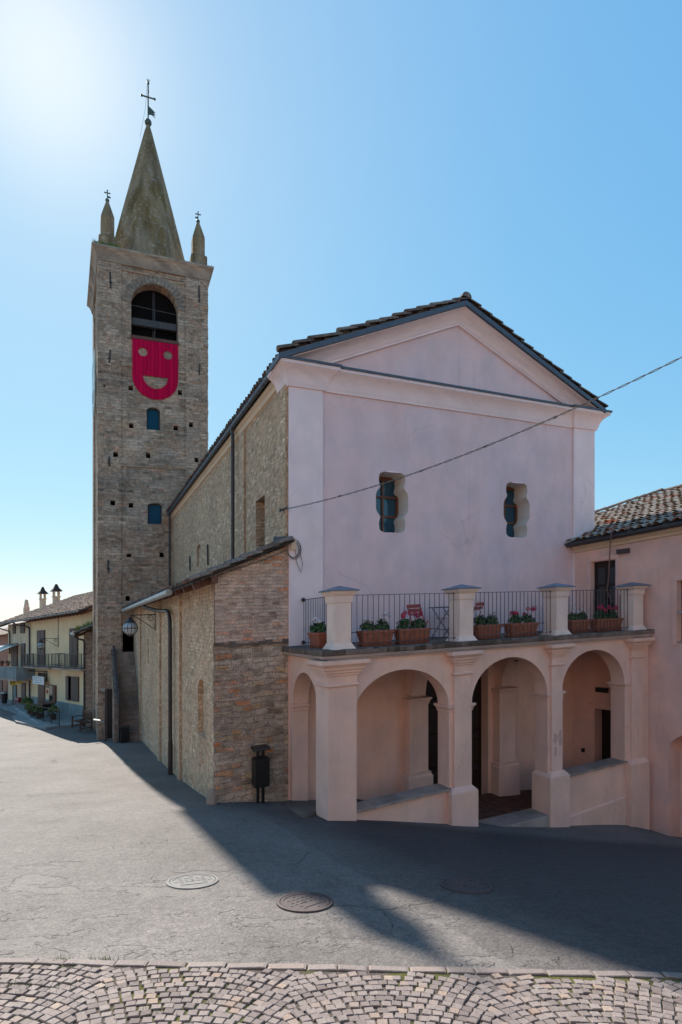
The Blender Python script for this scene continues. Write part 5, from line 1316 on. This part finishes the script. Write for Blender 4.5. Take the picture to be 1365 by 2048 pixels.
m = MB(); s0, s1, z0, z1 = hrect(-14, 17, 1289, 1299, .8); i = m.add([H(s0, -.05, z1), H(s1, -.05, z1), H(s1, 1.3, z0 - .1), H(s0, 1.3, z0 - .1), H(s0, -.05, z1 - .05), H(s1, -.05, z1 - .05), H(s1, 1.3, z0 - .15), H(s0, 1.3, z0 - .15)])
for q in ((0, 1, 2, 3), (7, 6, 5, 4), (0, 4, 5, 1), (1, 5, 6, 2), (2, 6, 7, 3), (3, 7, 4, 0)): m.face([i + k for k in q])
m.build('awning', M_zinc, ph)
rd = thing('red_house', 'narrow red rendered house front at the far left edge of the street', 'house', H(14, 0, -2.8))
m = MB(); m.box(H, SL2 + .02, SL2 + 10, -8, -.6, -4.6, 3.2); m.build('wall', M_redh, rd)
m = MB(); m.box(lambda a, b, h: H(a, -.1 - b * .93 + h * .37, 3.15 + b * .372 + h * .93), SL2 + .02, SL2 + 10, 0, 6, -.08, 0); m.build('roof', M_tileh, rd)
for i, px_ in enumerate((2.5, 7.5)):
    s_, z_ = hpx(px_ if i == 0 else 15, 1332, 1.2); o = H(s_, 1.15, z_)
    t = thing('flower_pot', ('small pot of red flowers on the grey balcony rail, nearer the left picture edge', 'small pot of red flowers on the grey balcony rail, nearer the dark drainpipe')[i], 'flower pot', o, 'pots on the grey balcony')
    m = MB(); m.lathe(o, [(.10, -.0), (.14, .22), (.15, .22), (.15, .25)], 10); m.build('pot', M_terra, t)
    m = MB(); leaves(m, o + UP * .25, 60, .2, .2, .2, .09); m.build('foliage', M_leaf, t, recalc=False); m = MB(); flowers(m, o + UP * .36, .14, 40); m.build('flowers', M_petr, t, recalc=False)
# post office sign
s_, z_ = hpx(26, 1366, .9); o = H(s_, .9, z_); hs3 = Vec((1, 0, 0)); 
t = thing('post_office_sign', 'yellow oval sign lettered PT with a small yellow arrow board, on the peach house', 'sign', o)
Fp = lambda a, z, d: o + Vec((a * .95, a * .3, z)) + Vec((.3, -.95, 0)) * -d
m = MB(); m.plate(Fp, arc(0, 0, .235, .205, 0, 360, 28)[:-1], depth=.05, back=True); m.plate(lambda a, z, d: Fp(a, z, d - .004), arc(0, 0, .235, .205, 0, 360, 28)[:-1], [arc(0, 0, .215, .185, 0, 360, 28)[:-1]], depth=.004); pl = m.build('oval_plate', M_yel, t)
m = MB(); m.plate(lambda a, z, d: Fp(a, z, d - .008), rect(.27, .68, -.06, .12), depth=.04, back=True); m.build('arrow_board', M_yel, t)
m = MB(); g = lambda a, z, d: Fp(a, z, d - .006)
m.plate(g, rect(-.15, -.105, -.12, .12), depth=.004)
m.plate(g, [(-.105, .12)] + arc(-.07, .055, .075, .065, 90, -90, 10) + [(-.105, -.01), (-.105, .03)] + arc(-.07, .055, .035, .027, -90, 90, 8) + [(-.105, .082)], depth=.004)
m.plate(g, rect(.015, .17, .075, .12), depth=.004); m.plate(g, rect(.07, .115, -.12, .075), depth=.004); m.build('lettering', M_black, pl)
m = MB(); m.bar(Fp(-.2, .15, .03), H(s_ - .3, .0, z_ + .15), .035); m.tube([Fp(0, -.2, .02), Fp(0, -2.0, .02)], .03, 6); m.build('bracket', M_black, t)
s0, s1, z0, z1 = hrect(32.5, 40.5, 1395, 1412, .1)
t = thing('mailbox', 'red wall mailbox on the peach house', 'mailbox', H(s0, .1, z0))
m = MB(); m.box(H, s0, s1, -.05, .22, z0, z1); m.build('body', M_mail, t, bevel=.03); m = MB(); m.box(H, s0 + .05, s1 - .05, .22, .225, z1 - .14, z1 - .10); m.box(H, s0 + .08, s0 + .22, .22, .224, z0 + .15, z0 + .32); m.build('slot', M_white, t)
# street edge: terrace slab, shrubs in pots, table, bench, bin
m = MB(); pts = [(SR, .04), (SR, 2.7), (-1.5, 3.1), (1.8, 2.5), (3.4, 1.7), (15, 1.6), (15, .0)]
i0 = m.add([(H(s, o_, 0).x, H(s, o_, 0).y, gz(H(s, o_, 0).x, H(s, o_, 0).y) + .13) for s, o_ in pts]); i1 = m.add([(H(s, o_, 0).x, H(s, o_, 0).y, gz(H(s, o_, 0).x, H(s, o_, 0).y) - .4) for s, o_ in pts])
m.face([i0 + k for k in range(7)])
for k in range(7): m.face((i0 + k, i0 + (k + 1) % 7, i1 + (k + 1) % 7, i1 + k))
struct(m.build('pavement', M_pave))
def onground(s, o_): p = H(s, o_, 0); p.z = gz(p.x, p.y) + .13; return p
def potted(px_, o_, hp_, rw, label, py_=1437):
    s = hpx(px_, 1400, o_)[0]; o = onground(s, o_)
    t = thing('potted_shrub', label, 'potted shrub', o, 'potted shrubs in front of the houses')
    m = MB(); m.lathe(o, [(.15, 0), (.2, hp_ * .9), (.22, hp_ * .9), (.22, hp_), (.17, hp_)], 12); m.build('pot', M_bench, t)
    m = MB(); leaves(m, o + UP * (hp_ + .1), 380, rw, rw, rw * 1.1, .085); leaves(m, o + UP * (hp_ + .25), 220, rw * .7, rw * .7, rw * .9, .08); m.build('foliage', M_shrub, t, recalc=False)
potted(55, .9, .40, .50, 'largest rounded shrub in a tall pot, leftmost of the row by the yellow house')
potted(60.5, 1.5, .36, .34, 'small yellow-green potted shrub, second from the left by the yellow house')
potted(68.5, 1.6, .36, .34, 'small green potted shrub, third from the left by the yellow house')
potted(79.5, 1.7, .36, .34, 'upright yellow-green shrub in a pot, just left of the dark table')
potted(107, 1.3, .40, .40, 'wide low shrub in a pot right of the dark table, nearest the plinth')
s = hpx(92, 1400, 1.1)[0]; o = onground(s, 1.1); F = lambda a, b, c: o + Vec((HS[0], HS[1], 0)) * a + Vec((HM[0], HM[1], 0)) * b + UP * c
t = thing('cafe_table', 'dark square table among the potted shrubs outside the yellow house', 'table', o)
m = MB(); m.box(F, -.6, .6, -.4, .4, .92, .99); m.build('tabletop', M_bench, t)
m = MB(); m.box(F, -.55, .55, -.35, .35, .55, .9); m.build('apron', M_black, t)
for a in (-.5, .5):
    for b in (-.3, .3): m = MB(); m.bar(F(a, b, 0), F(a, b, .92), .07); m.build('leg', M_black, t)
m = MB(); cs_ = [hpx(q, 1420, 2.0)[0] for q in (61, 75, 87, 103, 119)]
for s in cs_: p = onground(s, 2.0); m.bar(p, p + UP * .95, .04)
for a, b in zip(cs_, cs_[1:]):
    m.bar(onground(a, 2.0) + UP * .93, onground(b, 2.0) + UP * .93, .03); m.bar(onground(a, 2.0) + UP * .12, onground(b, 2.0) + UP * .12, .025)
    for k in range(1, 5): p = onground(a + (b - a) * k / 5, 2.0); m.bar(p + UP * .12, p + UP * .93, .018)
tag(m.build('iron_railing', M_black, loc=onground(cs_[0], 2.0)), 'low black iron railing in front of the potted shrubs by the yellow house', 'railing')
s = hpx(164, 1420, 1.4)[0]; o = onground(s, 1.4); F = lambda a, b, c: o + Vec((-HS[0], -HS[1], 0)) * a + Vec((-HM[0], -HM[1], 0)) * b + UP * c
t = thing('garden_bench', 'brown wooden garden bench with armrests beside the tower, against the grey plinth', 'bench', o)
m = MB()
for k in range(4): m.box(F, -.65, .65, -.3 + .15 * k, -.18 + .15 * k, .42, .46)
m.build('seat', M_bench, t)
m = MB(); m.box(F, -.65, .65, .30, .34, .9, 1.0); m.box(F, -.65, .65, .30, .34, .52, .58)
for k in range(9): m.box(F, -.6 + .14 * k, -.53 + .14 * k, .31, .33, .58, .9)
m.build('backrest', M_bench, t)
for a in (-.65, .65):
    for b, h in ((-.3, .66), (.32, 1.02)): m = MB(); m.bar(F(a, b, 0), F(a, b, h), .07); m.build('leg', M_bench, t)
    m = MB(); m.bar(F(a, -.34, .68), F(a, .32, .68), .08, .04); m.bar(F(a, -.3, .16), F(a, .32, .16), .05); m.build('armrest', M_bench, t)
s = hpx(9, 1410, 1.2)[0]; o = onground(s, 1.2)
t = thing('litter_bin', 'dark round street bin by the peach house at the left picture edge', 'bin', o)
m = MB(); m.lathe(o, [(.2, .15), (.24, .95), (.22, .95)], 14); m.build('body', M_black, t, smooth=40); m = MB(); m.lathe(o, [(.26, .95), (.26, 1.02), (.1, 1.1)], 14); m.build('hood', M_zinc, t, smooth=40)
m = MB(); m.tube([o + Vec((-.28, -.1, -.05)), o + Vec((-.28, -.1, .9))], .025, 6); m.build('post', M_zinc, t)

# low stone outbuilding behind the tower
ob = thing('stone_outbuilding', 'low stone outbuilding with a tiled roof behind the left side of the tower', 'outbuilding', Tw(-.2, 7, -2.3))
LX = lambda a, b, z: Vec((-15.45 - .470 * b + .885 * a, 33.9 + .883 * b + .47 * a, z))
m = MB(); m.box(LX, 0, 4, 0, 1.75, -3.4, 3.05)
for b in (.0, 1.3): m.box(LX, -.10, 0, b, b + .4, -3.4, 3.0)
m.build('wall', M_tower, ob)
def RO(a, b, h): return LX(-.72 + b * .92 - h * .38, -.5 + a, 2.98 + b * .92 * .42 + h * .92)
m = MB(); m.box(RO, 0, 2.5, 0, 5.2, -.08, 0); rf3 = m.build('roof', M_under, ob)
m = MB(); coppi(m, RO, 0, 2.5, 0, 5.2, tw=.23, tl=.40, r=.10, jit=.03, seg=4); m.build('roof_tiles', M_tileh, rf3, recalc=False)
m = MB(); m.tube([RO(-.1, -.1, -.02), RO(2.5, -.1, -.02)], .09, 8); m.build('gutter', M_zinc, ob, smooth=50)
m = MB(); m.tube([RO(.7, -.1, -.05), LX(-.5, .2, 2.62), LX(-.22, .15, 2.55), LX(-.16, .12, 2.4), LX(-.16, .12, -2.7)], .06, 8); m.build('downpipe', M_pipe, ob, smooth=60)
m = MB()
for i in range(4): b = .1 + i * .55; m.bar(LX(0, b, 2.98), LX(-.62, b, 2.78), .12)
m.build('rafters', M_rafter, ob)
m = MB()
for i in range(150):
    p = RO(R(-.0, 1.6), R(.1, 1.4), .1); h = R(.1, .35); m.tint = R(.3, 1); m.poly([p, p + Vec((.05, 0, 0)), p + Vec((R(-.15, .15), R(-.1, .1), h))])
tw_ = m.build('roof_grass', M_shrub, loc=RO(0, 0, 0), recalc=False); tw_['kind'] = 'stuff'

# ------------------------------------------------------------------ unseen house inferred behind the camera, added to bounce sunlight onto the church
def Q(a, b, z): return Vec((a, -7.5 - b, z))
zg_ = gz(0, -7.5)
oh = thing('added_street_house', 'unseen cream house with brown shutters, added across the street to bounce sunlight onto the church', 'house', Q(0, 0, zg_))
m = MB(); wins = [rect(a, a + 1.0, zg_ + h, zg_ + h + hh) for a in (-14, -10.5, -7, -3.5, 3, 6.5, 10, 13.5) for h, hh in ((1.1, 1.4), (4.3, 1.5))] + [rect(-.6, .6, zg_ - .3, zg_ + 2.3)]
m.plate(lambda a, z, d: Q(a, d, z), rect(-18, 18, zg_ - 3, zg_ + 7.6), wins, depth=0, hole_depth=.2)
for q in ((-18, 0, -18, 8), (-18, 8, 18, 8), (18, 8, 18, 0)): m.poly([Q(q[0], q[1], zg_ - 3), Q(q[2], q[3], zg_ - 3), Q(q[2], q[3], zg_ + 7.6), Q(q[0], q[1], zg_ + 7.6)])
m.build('wall', plaster('cream_street_plaster', (.82, .62, .46), (.76, .57, .43), .6), oh)
m = MB(); m.box(Q, -18.4, 18.4, -.6, 4.2, zg_ + 7.6, zg_ + 7.7); i = m.add([Q(-18.4, -.7, zg_ + 7.6), Q(18.4, -.7, zg_ + 7.6), Q(18.4, 4, zg_ + 9.4), Q(-18.4, 4, zg_ + 9.4), Q(18.4, 8.7, zg_ + 7.6), Q(-18.4, 8.7, zg_ + 7.6)]); m.face((i, i + 1, i + 2, i + 3)); m.face((i + 3, i + 2, i + 4, i + 5)); m.build('roof', M_tileh, oh, recalc=False)
for wq in wins:
    a0, a1, z0, z1 = wq[0][0], wq[1][0], wq[0][1], wq[2][1]
    m = MB(); m.box(Q, a0, a1, .15, .19, z0, z1); f = m.build('door' if a1 - a0 > 1.1 else 'window', M_shut if a1 - a0 > 1.1 else M_frame, oh)
    if a1 - a0 < 1.1:
        m = MB(); m.box(Q, a0 + .08, a1 - .08, .14, .149, z0 + .08, z1 - .08); m.build('pane', M_glass, f)
        for sx_ in (a0 - .5, a1 + .02): m = MB(); m.box(Q, sx_, sx_ + .48, -.05, -.003, z0, z1); m.build('shutter', M_shut, f)
